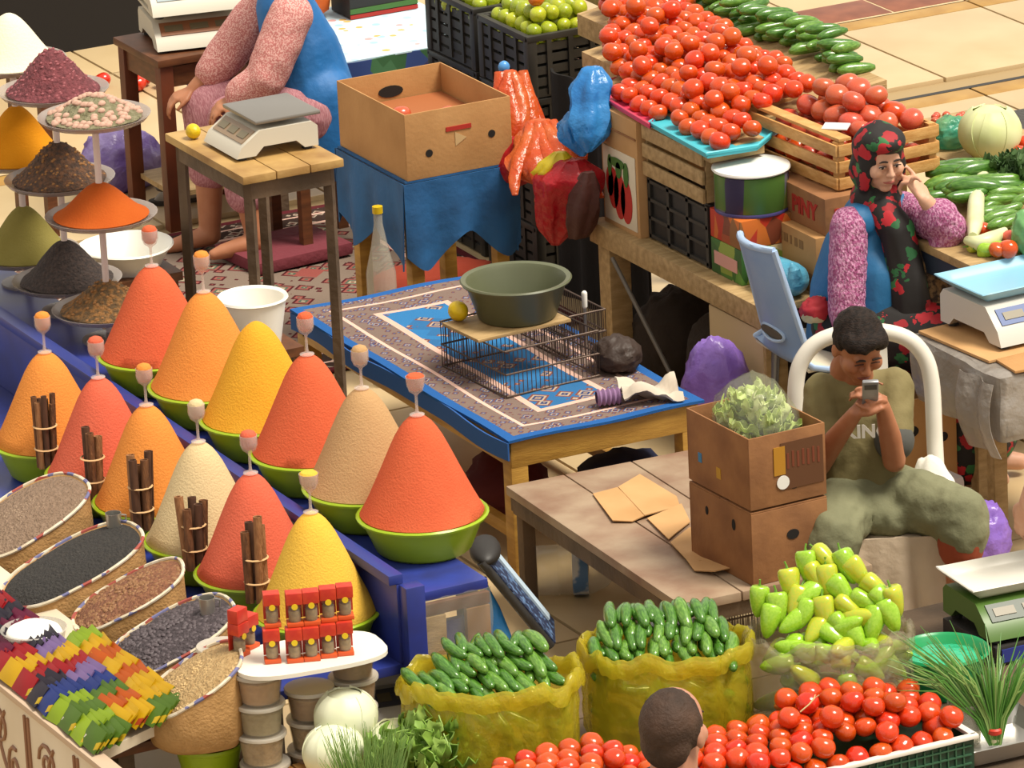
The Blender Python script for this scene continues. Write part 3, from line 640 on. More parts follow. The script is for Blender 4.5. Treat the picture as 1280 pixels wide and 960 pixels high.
# ------------------------------------------------------------------ vegetables: shapes
TOM = mat('ripe_tomato', 'c42a10', .2, var=(12, 'cc3c18', .35, .7), rnd=.12, coat=.15, spec=.5)
TOMD = mat('deep_red_tomato', 'b81c0c', .18, var=(12, 'c42c14', .35, .7), rnd=.12, coat=.2, spec=.5)
TOMP = mat('pink_tomato', 'bc3c34', .25, var=(14, 'c45038', .35, .7), rnd=.12, coat=.15)
TOMG = mat('green_yellow_tomato', '98a81c', .25, var=(9, 'b8b030', .35, .7), rnd=.2, coat=.2)
CUC = [mat('cucumber_a', '34601a', .28, var=(30, '55842e', .4, .65), stretch=(1, 1, .25), coat=.3), mat('cucumber_b', '4a7424', .28, var=(30, '6e983c', .4, .65), stretch=(1, 1, .25), coat=.3)]
PEP = [mat('pepper_green', '86b422', .22, var=(14, '9cc43a', .35, .7), coat=.3), mat('pepper_yellow', 'b8b62c', .22, var=(14, 'a0b830', .35, .7), coat=.3), mat('pepper_lime', '98be36', .22, var=(14, '82ac24', .35, .7), coat=.3)]
STEM = mat('green_stem', '5f8a24', .5)
def tom_mesh(mt, seed, sq=.86, n=18, m_=11):
    rr = random.Random(seed); ph = rr.uniform(0, 6)
    def wob(d):
        r = math.hypot(d.x, d.y); a = math.atan2(d.y, d.x)
        return 1+.018*math.cos(5*a+ph)*r-.10*max(0, d.z)**8+.02*noise.noise(d*1.5+V((seed, 0, 0)))
    return MB().ell((0, 0, 0), (1, 1, sq), n, m_, wob=wob).mesh('tomato', mt, 80)
TM = [tom_mesh(TOM, s, q) for s, q in ((1, .86), (2, .95), (3, .9))]; TMD = [tom_mesh(TOMD, s, q) for s, q in ((4, .92), (5, .86))]
TMP = [tom_mesh(TOMP, s, q) for s, q in ((6, .82), (7, .86))]; TMG = [tom_mesh(TOMG, s, q) for s, q in ((8, .95), (9, 1.1))]
def tomato(ms, p, r, label, group, name='tomato'):
    o = link(name, random.choice(ms), None, p, (rnd(-.5, .5), rnd(-.5, .5), rnd(0, 6)), (r, r, r)); return tag(o, label, 'tomato', group)
def cuc_mesh(mt, L, r, bend, n=9, k=9, name='cucumber', pw=.34):
    pts = []; rad = []
    for i in range(k):
        t = i/(k-1); pts.append((bend*math.sin(math.pi*t), 0, (t-.5)*L)); rad.append(max(r*(max(math.sin(math.pi*min(max(t, .015), .985)), 0))**pw*(1+.05*math.sin(7*t)), r*.12))
    return MB().tube(pts, rad, n).mesh(name, mt, 70)
CM = [cuc_mesh(CUC[0], 1, .160, .03), cuc_mesh(CUC[1], 1, .165, -.05), cuc_mesh(CUC[0], 1, .150, .07)]
def cucumber(p, d, L, label, group, ms=None, name='cucumber', cat='cucumber', roll=None):
    q = V(d).to_track_quat('Z', 'Y').to_matrix() @ Matrix.Rotation(rnd(0, 6) if roll is None else roll, 3, 'Z')
    o = link(name, random.choice(ms or CM), None, p, q.to_euler(), (L, L, L)); return tag(o, label, cat, group)
def pepper_mesh(mt, seed):
    rr = random.Random(seed); ph = rr.uniform(0, 6); prof = [(.02, .0), (.12, .015), (.24, .0), (.30, .06), (.32, .2), (.30, .4), (.25, .62), (.18, .82), (.09, .95), (.02, 1.0)]
    def wob(a, k): return 1+.10*math.cos(3*a+ph)*(1-k/12)+.03*noise.noise(V((math.cos(a), math.sin(a), k*.4+seed)))
    return MB().lathe(prof, 16, wob=wob).mesh('pepper', mt, 70)
PM = [pepper_mesh(PEP[i % 3], i) for i in range(6)]
PST = MB().tube([(0, 0, .012), (.01, 0, -.10), (.04, .01, -.2)], [.05, .03, .035], 6).mesh('stem', STEM)
def pepper(p, d, L, label, group):
    q = V(d).to_track_quat('Z', 'Y').to_matrix() @ Matrix.Rotation(rnd(0, 6), 3, 'Z')
    o = tag(link('pepper', random.choice(PM), None, p, q.to_euler(), (L, L, L)), label, 'pepper', group); link('stem', PST, o); return o
# ------------------------------------------------------------------ bags of vegetables on the front table
def veg_bag(name, label, c, rx, ry, h, mt, seed, flop=.03):
    t = thing(name, label, 'bag', c, -YAW); n = 72
    def ring(s, z, wr, out=0, dz=0):
        rg = []
        for i in range(n):
            a = 2*math.pi*i/n; co, si = math.cos(a), math.sin(a)
            q = s*(1+.025*(z > .02)*noise.noise(V((a*7+z*14, z*7, seed*2)))+wr*(.6*noise.noise(V((co*2.2, si*2.2, z*9+seed)))+.4*math.sin(i*1.9+seed+z*30)*.35+.5*noise.noise(V((co*6, si*6, z*5+seed*3)))))
            rg.append((rx*q*co+out*co, ry*q*si+out*si, max(z+dz*noise.noise(V((co*2.5, si*2.5, seed))), .0)))
        return rg
    n = 110; prof = [(.80, .0), (.93, .012), (1.0, .04), (1.04, .08), (1.06, .12), (1.06, .16), (1.05, .20), (1.03, .24), (1.0, h-.035), (.985, h-.01), (1.0, h+.012), (1.05, h+.02), (1.09, h+.008), (1.10, h-.02), (1.085, h-.035), (1.07, h-.02), (1.05, h+.004), (1.02, h+.006), (.975, h-.008), (.97, h-.05), (.99, .15), (.98, .06), (.80, .012)]
    rs = []
    for k, (s, z) in enumerate(prof):
        rg = []; inner = k > 17
        for i in range(n):
            a = 2*math.pi*i/n; co, si = math.cos(a), math.sin(a); zz = min(z, h)
            rid = 1-2*abs(noise.noise(V((co*2.6+zz*2.2, si*2.6-zz*3.1, zz*4+seed)))); fine = 1-2*abs(noise.noise(V((co*6+zz*5, si*6-zz*4, zz*9+seed*3))))
            amp = .0 if k in (0,) else 1.0
            q = s*(1+amp*(.050*(rid-.5)+.024*(fine-.5))); dz = (.045*noise.noise(V((co*2.2, si*2.2, seed)))+.012*noise.noise(V((co*8, si*8, seed)))) if 8 <= k <= 19 else 0
            rg.append((rx*q*co, ry*q*si, max(z+dz, 0)))
        rs.append(rg)
    MB().rings(rs, True).to('bag_wall', mt, t, smooth=70)
    return t
YBAG = mat('yellow_bag_film', 'ecdf48', .10, trans=.42, alpha=.40, var=(6, 'd8b422', .42, .7), bump=(20, .9), spec=1.0, stretch=(1, 1, .7), coat=1.0)
CBAG = mat('clear_bag_film', 'e4dec8', .12, trans=.1, alpha=.13, bump=(26, 1.0), spec=.9)
def loc(c, x, y, z): return V(c)+RT*x+HD*y+UP*z
def cuc_pile(c, rx, ry, h, seed, label, group, slant, top=5, n0=None):
    rr = random.Random(seed); random.seed(seed)
    for L in range(top):
        z = h-.030+.031*L; xs = rx*(.90-.10*L*(.6+.1*L)); y = -ry*.62+.045*L
        st = .036; n = int(2*xs/st)
        for k in range(n+1):
            x = -xs+2*xs*k/max(n, 1)+rr.uniform(-.006, .006)
            if x < -rx*.45 and L > 1 and seed == 1: continue
            if (x/rx)**2+((y)/ry)**2 > 1.02: continue
            d = (-HD+RT*(slant+rr.uniform(-.22, .22))-UP*rr.uniform(.05, .4))
            cucumber(loc(c, x-.03*slant, y+.03+rr.uniform(-.01, .01), z+rr.uniform(-.006, .010)), d, rr.uniform(.105, .135), label, group)
        if L < top-1:
            for k in range(max(n-1, 1)):
                x = -xs+2*xs*(k+.5)/max(n, 1)
                if x < -rx*.45 and L > 0 and seed == 1: continue
                cucumber(loc(c, x, y+.115, z+.024+.004*L), RT*rr.uniform(-.3, .3)+HD+UP*rr.uniform(-.1, .15), rr.uniform(.10, .125), label, group)
HB = .31
c1 = P(612, 846, ZF+HB); c1.z = ZF; c2 = P(832, 806, ZF+HB); c2.z = ZF; c3 = P(1036, 792, ZF+HB); c3.z = ZF
veg_bag('plastic_bag', 'yellow plastic bag full of cucumbers, the one beside the cabbages', c1, .235, .165, HB, YBAG, 3)
veg_bag('plastic_bag', 'yellow plastic bag of cucumbers between the other two vegetable bags', c2, .225, .165, HB, YBAG, 8)
veg_bag('plastic_bag', 'clear plastic bag piled with pale green peppers', c3, .22, .165, HB, CBAG, 13)
cuc_pile(c1, .235, .165, HB, 1, 'short dark green cucumber heaped in the bag beside the cabbages', 'cucumbers in the first yellow bag', .55, 4)
cuc_pile(c2, .225, .165, HB, 2, 'short dark green cucumber heaped in the middle yellow bag', 'cucumbers in the middle yellow bag', .1, 4)
rr = random.Random(21); random.seed(21)
pl = 'long pale green pepper heaped in the clear bag'
for (px, py, dx, dz, dd) in [(948, 752, -.1, -1, -.2), (972, 760, .05, -1, -.3), (987, 730, .1, -1, -.3), (1009, 708, .05, -1, -.3), (1032, 698, .5, -.5, -.5), (1034, 725, .05, -1, -.3), (1052, 738, .5, -.8, -.4), (1072, 715, .5, -.9, -.3), (1095, 735, .7, -.7, -.4), (1062, 760, .7, -.6, -.5), (1082, 752, .8, -.5, -.4), (1105, 750, .6, -.7, -.3), (1010, 742, -.7, -.3, -.5),
                             (1005, 768, -.35, -.9, -.4), (1031, 765, .1, -1, -.4), (990, 778, -.8, -.5, -.5), (1052, 785, .45, -.8, -.5), (1042, 795, .7, -.5, -.6), (1092, 778, -.2, -.9, -.5), (1112, 768, .3, -.9, -.3), (1075, 772, .8, .3, -.5), (962, 775, -.2, -.9, -.3), (1018, 790, -.5, -.6, -.6), (1070, 795, .3, -.7, -.5), (1118, 752, .2, -1, -.1), (1020, 722, .3, -.8, -.4), (1058, 706, .3, -.9, -.4), (995, 752, -.3, -.8, -.4)]:
    h = (800-py)/430.0
    zz = ZF+HB-.01+max(0, h)*.80; q = P(px, py, zz)
    # keep the heap inside the bag: further up means further back
    d = RT*dx+UP*dz*.8+HD*dd*.9
    pepper(q-d.normalized()*.045, d, rr.uniform(.088, .105), pl, 'peppers in the clear bag')
for k in range(26):
    a = rr.uniform(0, 6.28); u_ = math.sqrt(rr.random()); pepper(loc(c3, .15*u_*math.cos(a), .10*u_*math.sin(a), HB-.07+.07*(1-u_)+rr.uniform(0, .03)), RT*rr.uniform(-1, 1)+UP*rr.uniform(-.5, .3)+HD*rr.uniform(-.8, .4), rr.uniform(.085, .10), pl, 'peppers in the clear bag')
for k in range(30):
    a = rr.uniform(0, 6.28); zz = rr.uniform(.05, HB-.05); pepper(loc(c3, .155*math.cos(a), .10*math.sin(a), zz), RT*rr.uniform(-1, 1)+UP*rr.uniform(-.6, .6)+HD*rr.uniform(-.4, .4), rr.uniform(.085, .10), pl, 'peppers in the clear bag')
for cc, gl, gg in ((c1, 'short dark green cucumber heaped in the bag beside the cabbages', 'cucumbers in the first yellow bag'), (c2, 'short dark green cucumber heaped in the middle yellow bag', 'cucumbers in the middle yellow bag')):
    for k in range(30):
        a = -math.pi*(.06+.88*(k % 10)/9); cucumber(loc(cc, .185*math.cos(a), .122*math.sin(a), .05+.085*(k//10)+rnd(-.015, .015)), RT*rnd(-1, 1)+UP*rnd(-.7, .7)+HD*.1, rnd(.10, .125), gl, gg)
PORA = pepper_mesh(mat('pepper_orange', 'b85a18', .25, var=(12, '9a6a20', .35, .7)), 31)
for k in range(9):
    x = -.16+.04*k; o = tag(link('pepper', PORA, None, loc(c3, x, -.115, .05+.05*(k % 3)), (1.2+rnd(-.5, .5), rnd(-1, 1), rnd(0, 6)), (.09, .09, .09)), 'orange-red pepper low inside the clear bag', 'pepper', 'orange peppers in the clear bag'); link('stem', PST, o)
# ------------------------------------------------------------------ front tomatoes
random.seed(31)
t = thing('tomato_crate', 'dark green mesh crate with a white rim under the front tomatoes', 'crate', (-1.84, -4.81, ZF))
GRN = mat('dark_green_plastic', '1c3a28', .45)
LX, WY, HC_ = 1.54, .36, .12
MB().box((0, -WY/2+.006, HC_/2), (LX, .008, HC_)).to('front_side', GRN, t); MB().box((0, WY/2-.006, HC_/2), (LX, .008, HC_)).to('back_side', GRN, t)
for s in (-1, 1): MB().box((s*(LX/2-.006), 0, HC_/2), (.008, WY-.02, HC_)).to('end_side', GRN, t)
MB().box((0, 0, .08), (LX-.02, WY-.02, .01)).to('crate_floor', GRN, t)
wm = MB()
for k in range(60): wm.box((-LX/2+.03+k*.025, -WY/2, HC_/2), (.004, .006, HC_*.85))
for k in range(4): wm.box((0, -WY/2-.001, .02+k*.026), (LX-.02, .006, .004))
stuff(wm.to('mesh_wires', mat('green_wire', '31583e', .5), t))
rm = MB()
for s in (-1, 1): rm.box((0, s*WY/2, HC_+(.004 if s < 0 else -.03)), (LX+.02, .022, .012), bev=.003).box((s*LX/2, 0, HC_+.004), (.022, WY, .012), bev=.003)
rm.to('white_rim', mat('white_rim', 'dcd6cc', .4), t)
zt0 = ZF+.088
lab_f = 'shiny red tomato in the long crate along the bottom edge'
def front_tom():
    n = 0; r0 = .0335
    for L in range(5):
        z = zt0+.036+L*.052
        y0, y1 = -4.955+.012*L, -4.655
        y = y0
        row = 0
        while y <= y1+.001:
            x = -2.575+(.034 if (row+L) % 2 else 0)
            while x < -1.11:
                frac = (x+2.58)/1.47
                maxL = .9+1.15*math.sin(max(0, min(1, (frac-.45)/.55))*math.pi*.78) if frac > .42 else 1.5+.9*math.sin(frac/.42*math.pi)
                if L <= min(row+1, maxL)+rnd(-.2, .2):
                    u, v = inpix((x, y, z))
                    top_vis = L >= min(row+1, maxL)-1.25
                    if 600 < u < 1230 and top_vis and v < 985 and n < 295:
                        tomato(TM if rnd(0, 1) < .6 else TMD, (x+rnd(-.004, .004), y+rnd(-.004, .004), z+rnd(-.003, .003)), r0*rnd(.92, 1.06), lab_f, 'tomatoes in the front crate'); n += 1
                x += .0680
            y += .060; row += 1
    return n
front_tom()
q = V((-1.135, -4.90, zt0+.046)); tomato(TMD, q, .042, 'extra large red tomato at the right end of the front crate', None)
q = P(1012, 885, ZF+.24); single('tomato_stalk', MB().tube([(-.03, 0, -.005), (0, 0, .012), (.022, .01, .022)], [.0022, .002, .003], 6).tube([(.02, .01, .02), (.034, .004, .03)], .0015, 5).tube([(.02, .01, .02), (.03, .02, .026)], .0015, 5), mat('dry_stalk', 'b8a878', .7), 'dry pale stalk lying on the front tomatoes', 'stalk', q)
# ------------------------------------------------------------------ back tomato display
random.seed(41)
def inside(x, y, poly):
    c = False; j = len(poly)-1
    for i in range(len(poly)):
        if (poly[i][1] > y) != (poly[j][1] > y) and x < (poly[j][0]-poly[i][0])*(y-poly[i][1])/(poly[j][1]-poly[i][1])+poly[i][0]: c = not c
        j = i
    return c
fld = [(750, -45), (757, 20), (757, 60), (778, 96), (766, 118), (800, 133), (840, 147), (872, 172), (905, 186), (940, 176), (958, 160), (962, 130), (1010, 118), (1012, 100), (945, 58), (880, 20), (815, -45)]
nb = 0; X = .37; k = 0; taken = []
while X < 1.08:
    Y = -1.02+(.036 if k % 2 else 0)
    while Y < 1.7:
        z = .6+tz(X)+.036+.03*math.sin(min(1, max(0, (X-.42)/.6))*math.pi)
        u, v = inpix((X, Y, z))
        if inside(u, v, fld) and nb < 195 and not (X < .985 and Y > .84) and (Y > -.80 or (X < .545 and Y > -.95)):
            tomato(TM, (X+rnd(-.006, .006), Y+rnd(-.006, .006), z+rnd(-.004, .012)), .036*rnd(.9, 1.08), 'red tomato in the long rows of the sloping back display', 'tomatoes on the back display'); nb += 1
        Y += .0735
    X += .063; k += 1
# second layer over the middle so that the rows read as a heap
X = .48; k = 1
while X < .98:
    Y = -.86
    while Y < .8:
        z = .6+tz(X)+.098+.03*math.sin(min(1, max(0, (X-.5)/.6))*math.pi)
        u, v = inpix((X, Y, z))
        if inside(u, v, fld) and nb < 215 and rnd(0, 1) < .24 and not (X < .985 and Y > .80) and Y > -.72:
            tomato(TM, (X, Y, z), .036*rnd(.95, 1.1), 'red tomato in the long rows of the sloping back display', 'tomatoes on the back display'); nb += 1
        Y += .075
    X += .064
# trays under the near edge
def sheetpoly(name, px, z, mt, label, th=.012, lip=.018):
    pts = [P(x, y, z) for x, y in px]; c = sum(pts, V((0, 0, 0)))/len(pts); poly = [(p.x-c.x, p.y-c.y) for p in pts]
    t = thing(name, label, 'tray', (c.x, c.y, z-th)); MB().prism(poly, 0, th).to('tray_floor', mt, t)
    MB().tube([(x, y, th+.004) for x, y in poly]+[(poly[0][0], poly[0][1], th+.004)], .007, 6).to('tray_rim', mt, t)
zt1 = 1.040
sheetpoly('plastic_tray', [(737, 112), (790, 92), (850, 122), (812, 157)], zt1, mat('pink_tray', 'c83a58', .45), 'pink plastic tray at the left end of the back tomatoes')
sheetpoly('plastic_tray', [(812, 154), (872, 122), (975, 160), (946, 184), (884, 194)], zt1, mat('aqua_tray', '45b4c4', .45), 'aqua plastic tray under the nearest back tomatoes')
# big pink tomatoes in wooden crate
random.seed(51)
cF = P(1042, 240, .93); t = thing('wooden_crate', 'slatted wooden crate of large pink tomatoes behind the veiled woman', 'crate', (cF.x+.20, cF.y+.30, .93), R_(3))
for s in (-1, 1):
    for q in (-1, 1): MB().box((s*.185, q*.28, .085), (.03, .03, .17), bev=.003).to('corner_post', WOOD_C, t)
    for k in range(3):
        MB().box((s*.205, 0, .027+.058*k), (.010, .60, .040), bev=.003).to('slat', WOOD_C, t); MB().box((0, s*.302, .027+.058*k), (.40, .010, .040), bev=.003).to('slat', WOOD_C, t)
for k in range(4): MB().box((-.15+.1*k, 0, .008), (.085, .58, .010), bev=.002).to('base_slat', WOOD_C, t)
MB().box((-.17, 0, .178), (.05, .60, .012), bev=.003).to('top_rail', WOOD_C, t)
nn = 0
for L in range(4):
    for i in range(4):
        for j in range(6):
            x = cF.x+.20-.14+.092*i+(.04 if L % 2 else 0); y = cF.y+.30-.24+.094*j+(.04 if L % 2 else 0); z = .93+.06+L*.062
            if L == 2 and (i in (0,) or j in (5,)): continue
            if L == 3 and (i not in (1, 2) or j not in (1, 2, 3) ): continue
            if x > cF.x+.355 or y > cF.y+.56: continue
            if L == 0 and 0 < i < 3 and 0 < j < 5: continue
            tomato(TMP if rnd(0, 1) < .75 else TM, (x+rnd(-.008, .008), y+rnd(-.008, .008), z+rnd(-.005, .005)), .044*rnd(.9, 1.06), 'large pink-red tomato in the slatted wooden crate', 'large tomatoes in the wooden crate', 'pink_tomato')
q = P(1045, 158, 1.125); single('price_card', MB().box((0, 0, 0), (.10, .035, .006), bev=.002), mat('white_card', 'd8d8dc', .4), 'small white price card on the wooden crate rail', 'card', q, rot=(R_(25), R_(-5), R_(-60)))
# green cucumbers row at the customer side
random.seed(61)
for k in range(70):
    f = k/69; X = 1.07+rnd(-.03, .04); Y = -.66+1.78*f; L = k % 3
    cucumber((X, Y, 1.135+.035*L+rnd(-.005, .01)), (rnd(.7, 1), rnd(-.35, .35), rnd(-.1, .1)), rnd(.12, .15), 'dark green cucumber stacked along the far side of the tomato display', 'cucumbers along the back display')
# ------------------------------------------------------------------ boxes on the tomato counter
def solid_box(name, label, x0, x1, y0, y1, z0, z1, mt, rz=0, bev=.004):
    t = thing(name, label, 'box', ((x0+x1)/2, (y0+y1)/2, z0), rz); MB().box((0, 0, (z1-z0)/2), (x1-x0, y1-y0, z1-z0), bev=bev).to('carton_body', mt, t); return t
ZS = .598
t = solid_box('vegetable_box', 'tan carton with a printed picture of red peppers, under the pink tray', .31, .60, -.445, -.175, ZS, 1.022, CARD_L)
fx = -.146
MB().box((fx-.001, 0, .155), (.003, .24, .27), bev=.001).to('picture_panel', mat('white_print', 'd4c8b0', .6), t)
def facedisc(t, y, z, ry, rz_, mt, nm, x, n=20): MB().lathe([(1, 0), (1, .0016)], n, sx=rz_, sy=ry).to(nm, mt, t, (x, y, z), (0, -math.pi/2, 0))
GP = mat('green_print', '3f6a2a', .6)
for dy, dz, ry, rz_ in ((.045, .145, .040, .075), (.0, .125, .042, .085), (-.05, .115, .042, .08), (.07, .165, .028, .055)): facedisc(t, dy, dz, ry, rz_, mat('red_picture', 'b0241c', .6), 'pepper_print', fx-.003)
for dy, dz, ry, rz_ in ((.01, .245, .06, .018), (-.055, .215, .018, .045), (.065, .225, .014, .04), (.0, .22, .02, .03)): facedisc(t, dy, dz, ry, rz_, GP, 'leaf_print', fx-.005)
for z in (.36,): MB().box((fx-.002, 0, z), (.004, .26, .006)).to('crease', CARD_D, t)
t = thing('black_crate', 'black plastic crate standing on end below the aqua tray', 'crate', (.42, -.675, ZS))
MB().box((-.06, 0, .115), (.02, .44, .23), bev=.004).to('crate_bottom', BLACK_PL, t)
for k in range(4): MB().box((-.075, -.21+.14*k, .115), (.012, .018, .22)).to('rib', BLACK_PL2, t)
for k in range(4): MB().box((-.075, 0, .015+.066*k), (.012, .43, .012)).to('rib', BLACK_PL2, t)
for s in (-1, 1): MB().box((.02, s*.215, .115), (.15, .012, .23)).to('crate_side', BLACK_PL, t); MB().box((.02, 0, .115+s*.109), (.15, .42, .012)).to('crate_side', BLACK_PL, t)
t = thing('fruit_box', 'low pale wooden fruit box resting on the black crate', 'crate', (.42, -.675, ZS+.232))
for k in range(3): MB().box((-.09, 0, .030+.066*k), (.012, .44, .050), bev=.003).to('slat', WOOD_P, t)
for s in (-1, 1): MB().box((0, s*.214, .095), (.16, .012, .18), bev=.003).to('end_board', WOOD_P, t)
JU = cells('juice_print', ['b8321c', 'a04828', '7a3a24', 'c86a28', 'b02818', '8a5a30'], 18, .45, (1, 1, .5))
JU2 = cells('green_carton_print', ['3a6a28', '4c7c30', '8a9a3c', '2f5a24', 'c8b080', '5a8a38'], 14, .5, (1, 1, .6))
t = solid_box('printed_carton', 'green printed carton at the bottom under the red carton', .34, .56, -1.125, -.91, ZS, ZS+.125, JU2)
MB().box((-.112, 0, .06), (.003, .16, .045)).to('pink_label', mat('pink_label', 'd0988c', .6), t)
t = solid_box('printed_carton', 'red printed carton between the green carton and the round tin', .34, .56, -1.125, -.91, ZS+.126, ZS+.228, JU)
t = thing('paint_tin', 'round printed tin with a glaring white lid beside the tomato crate', 'tin', (.455, -1.005, ZS+.229))
MB().lathe([(.02, 0), (.125, 0), (.128, .004), (.128, .135), (.12, .14), (.02, .14)], 40).to('tin_wall', cells('plum_tin_print', ['3a3450', '6a6a78', '4c7030', '90988c', '2c2840', '7a8a40'], 11, .35, (1, 1, .35)), t)
MB().lathe([(.02, .141), (.132, .141), (.136, .146), (.134, .153), (.02, .158)], 40).to('lid', mat('white_lid', 'f0eee8', .35), t)
MB().lathe([(.129, .0), (.131, .006), (.129, .012)], 40, ends=False).to('rim_band', mat('violet_band', '4a4478', .4), t)
t = solid_box('carton', 'tall brown carton on the counter under the wooden tomato crate', .50, .84, -1.36, -.92, ZS, ZS+.20, CARD)
for k in range(9): MB().box((-.1708, .16-.035*k, .155), (.002, .012+.008*(k % 3), .030)).to('faded_print', mat('faded_print', '8a6238', .8), t)
MB().box((-.1708, -.14, .05), (.002, .10, .035)).to('printed_panel', mat('faded_print', '8a6238'), t)
t = solid_box('carton', 'brown carton with red lettering directly under the wooden tomato crate', .54, .84, -1.36, -.92, ZS+.201, .929, CARD_D)
o = link('lettering', text_mesh('PINY', .08, PRINT_RED, bold=.003), t, (-.1515, -.08, .065), (math.pi/2, 0, -math.pi/2))
o = link('lettering', text_mesh('PINY', .06, PRINT_RED, bold=.003), t, (-.05, -.2215, .065), (math.pi/2, 0, 0))
# blue roll of film
p = P(985, 372, .66); t = thing('film_roll', 'roll of light blue plastic film lying on the counter behind the blue chair', 'roll', (.36, -1.28, ZS))
MB().cap((.045, .08, .062), .060, (.065, -.045, .062), .058, 18).to('roll_body', mat('light_blue_film', '4a98b8', .3, var=(12, '68b0c8', .35, .7), bump=(20, .8)), t)
MB().tube([(.06, -.08, .06), (.05, -.09, .11), (.05, -.07, .13)], [.03, .02, .004], 8).to('twisted_end', mat('light_blue_film', '4a98b8'), t)
def crumple(name, label, cat, c, r, mt, seed, amp=.16, base=True, n=36, m_=24, extra=None):
    def wob(d):
        q = d*2.1+V((seed, seed*.7, 0)); v = 1+amp*(1-abs(noise.noise(q))*2.4)*.6+amp*.5*noise.noise(d*6+V((0, seed, 0)))-.25*amp*abs(noise.noise(d*11+V((seed, 0, 3))))
        return v
    m = MB().ell((0, 0, 0), r, n, m_, wob=wob)
    m.v = [(x, y, max(z, -r[2]*.80)+r[2]*.80) for x, y, z in m.v]
    if extra: extra(m)
    return single(name, m, mt, label, cat, c, smooth=55)
# ------------------------------------------------------------------ blue chair of the veiled woman
BCH = mat('light_blue_chair_plastic', '7f9cc8', .4, var=(8, '8fa8cc', .35, .7))
sw = P(1062, 432, .47); CH = V((sw.x, sw.y, 0))
t = thing('plastic_chair', 'light blue plastic chair with its scuffed back turned to the left', 'chair', CH)
def shell(u, v):
    # u along the profile from seat front to back top, v across
    s = u; w = .200-.055*min(1, max(0, (s-.40)/.15))-.03*max(0, s-.55)/.45
    if s < .42: x = .20-.42*s/.42; z = .465-.02*math.sin(math.pi*s/.42)
    elif s < .54: k = (s-.42)/.12; x = -.22-.055*math.sin(k*math.pi/2); z = .465+.06*(1-math.cos(k*math.pi/2))
    else: k = (s-.54)/.46; x = -.275-.10*k; z = .525+.37*k
    y = (v-.5)*2*w; curve = .035*(abs(v-.5)*2)**2
    return (x+(curve if s > .5 else 0), y, z+(curve*.5 if s <= .5 else 0))
MB().sheet(shell, 30, 14, .012).to('seat_shell', BCH, t)
eg = [shell(1, v/14) for v in range(15)]; MB().tube(eg, .013, 8).to('back_edge', mat('pale_blue_edge', 'a4bcdc', .4), t)
for v in (0, 1): MB().tube([shell(u/20, v) for u in range(21)], .011, 8).to('side_edge', mat('pale_blue_edge', 'a4bcdc', .4), t)
MB().tube([V(shell(.60, .5+.26*math.cos(a)))+V((-.012, 0, 0))+V((0, 0, .025*math.sin(a))) for a in [2*math.pi*k/24 for k in range(25)]], .006, 6).to('handle_slot_rim', mat('pale_blue_edge', 'a4bcdc', .4), t)
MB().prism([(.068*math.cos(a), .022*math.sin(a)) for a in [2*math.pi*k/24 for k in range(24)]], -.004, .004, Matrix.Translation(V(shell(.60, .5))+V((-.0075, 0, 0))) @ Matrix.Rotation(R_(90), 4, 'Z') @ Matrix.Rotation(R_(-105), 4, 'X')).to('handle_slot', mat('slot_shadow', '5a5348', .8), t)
for x in (-.19, .17):
    for y in (-.17, .17): MB().tube([(x, y, .45), (x*1.15, y*1.1, 0)], [.016, .013], 8).to('leg', mat('chair_steel', '8a8e98', .4, metal=.6), t)
def wv(u, v): return ((u-.5)*.36, (v-.5)*.40, .030+.018*math.sin(7*u+3*v)*math.sin(5*v)+.012*noise.noise(V((u*4, v*4, 1))))
single('seat_cloth', MB().sheet(lambda u, v: ((u-.5)*.40, (v-.5)*.36, .022+.016*math.sin(7*u+3*v)*math.sin(5*v)-.08*max(0, .2-v)), 18, 18, .010), mat('cream_cloth', 'cfc6b0', .9, bump=(12, .4)), 'folded cream cloth on the seat of the blue chair', 'cloth', CH+V((-.06, 0, .470)))
q = P(1022, 400, .60); crumple('red_pouch', 'small red and cream cloth pouch beside the blue-vested woman', 'pouch', V((q.x, q.y, ZS+.001)), (.06, .045, .045), cells('red_cream_pouch', ['a8202c', 'b02830', 'c8b890', 'a01c28'], 9, .7), 4, .2)
# ------------------------------------------------------------------ cartons by the boy
zc = .401
t = carton('carton', 'brown carton on the bench, lower of the two beside the boy', (-.665, -3.04, zc), R_(2), .27, .37, .23, CARD_D, open_=False, holes=(('-x', -.08, .17, .010, .018), ('-x', .08, .17, .008, .014), ('-y', .01, .14, .022, .016)))
t2 = carton('carton', 'open brown carton holding lettuce, upper of the two beside the boy', (-.665, -3.04, zc+.243), R_(2), .27, .37, .23, CARD_D, holes=(('-y', .02, .06, .02, .018),))
MB().box((-.1355, .11, .09), (.002, .02, .03)).to('blue_sticker', mat('blue_sticker', '2a78a8', .5), t2); MB().box((-.1355, .0, .07), (.002, .025, .035)).to('yellow_sticker', mat('yellow_stick', 'b88a20', .5), t2)
MB().box((.05, -.1862, .12), (.15, .002, .15)).to('brown_print', mat('dark_brown_print', '5f3a1e', .7), t2); MB().box((-.03, -.1872, .14), (.04, .002, .09)).to('yellow_print', mat('amber_print', 'b07c1c', .7), t2)
for k in range(7): MB().box((.0+.018*k, -.1876, .135+.004*(k % 2)), (.008, .0015, .05)).to('faded_print', mat('reddish_print', '74381f', .7), t2)
MB().lathe([(.022, 0), (.022, .002)], 18).to('round_sticker', WHITE_PL, t2, (-.02, -.1875, .07), (math.pi/2, 0, 0))
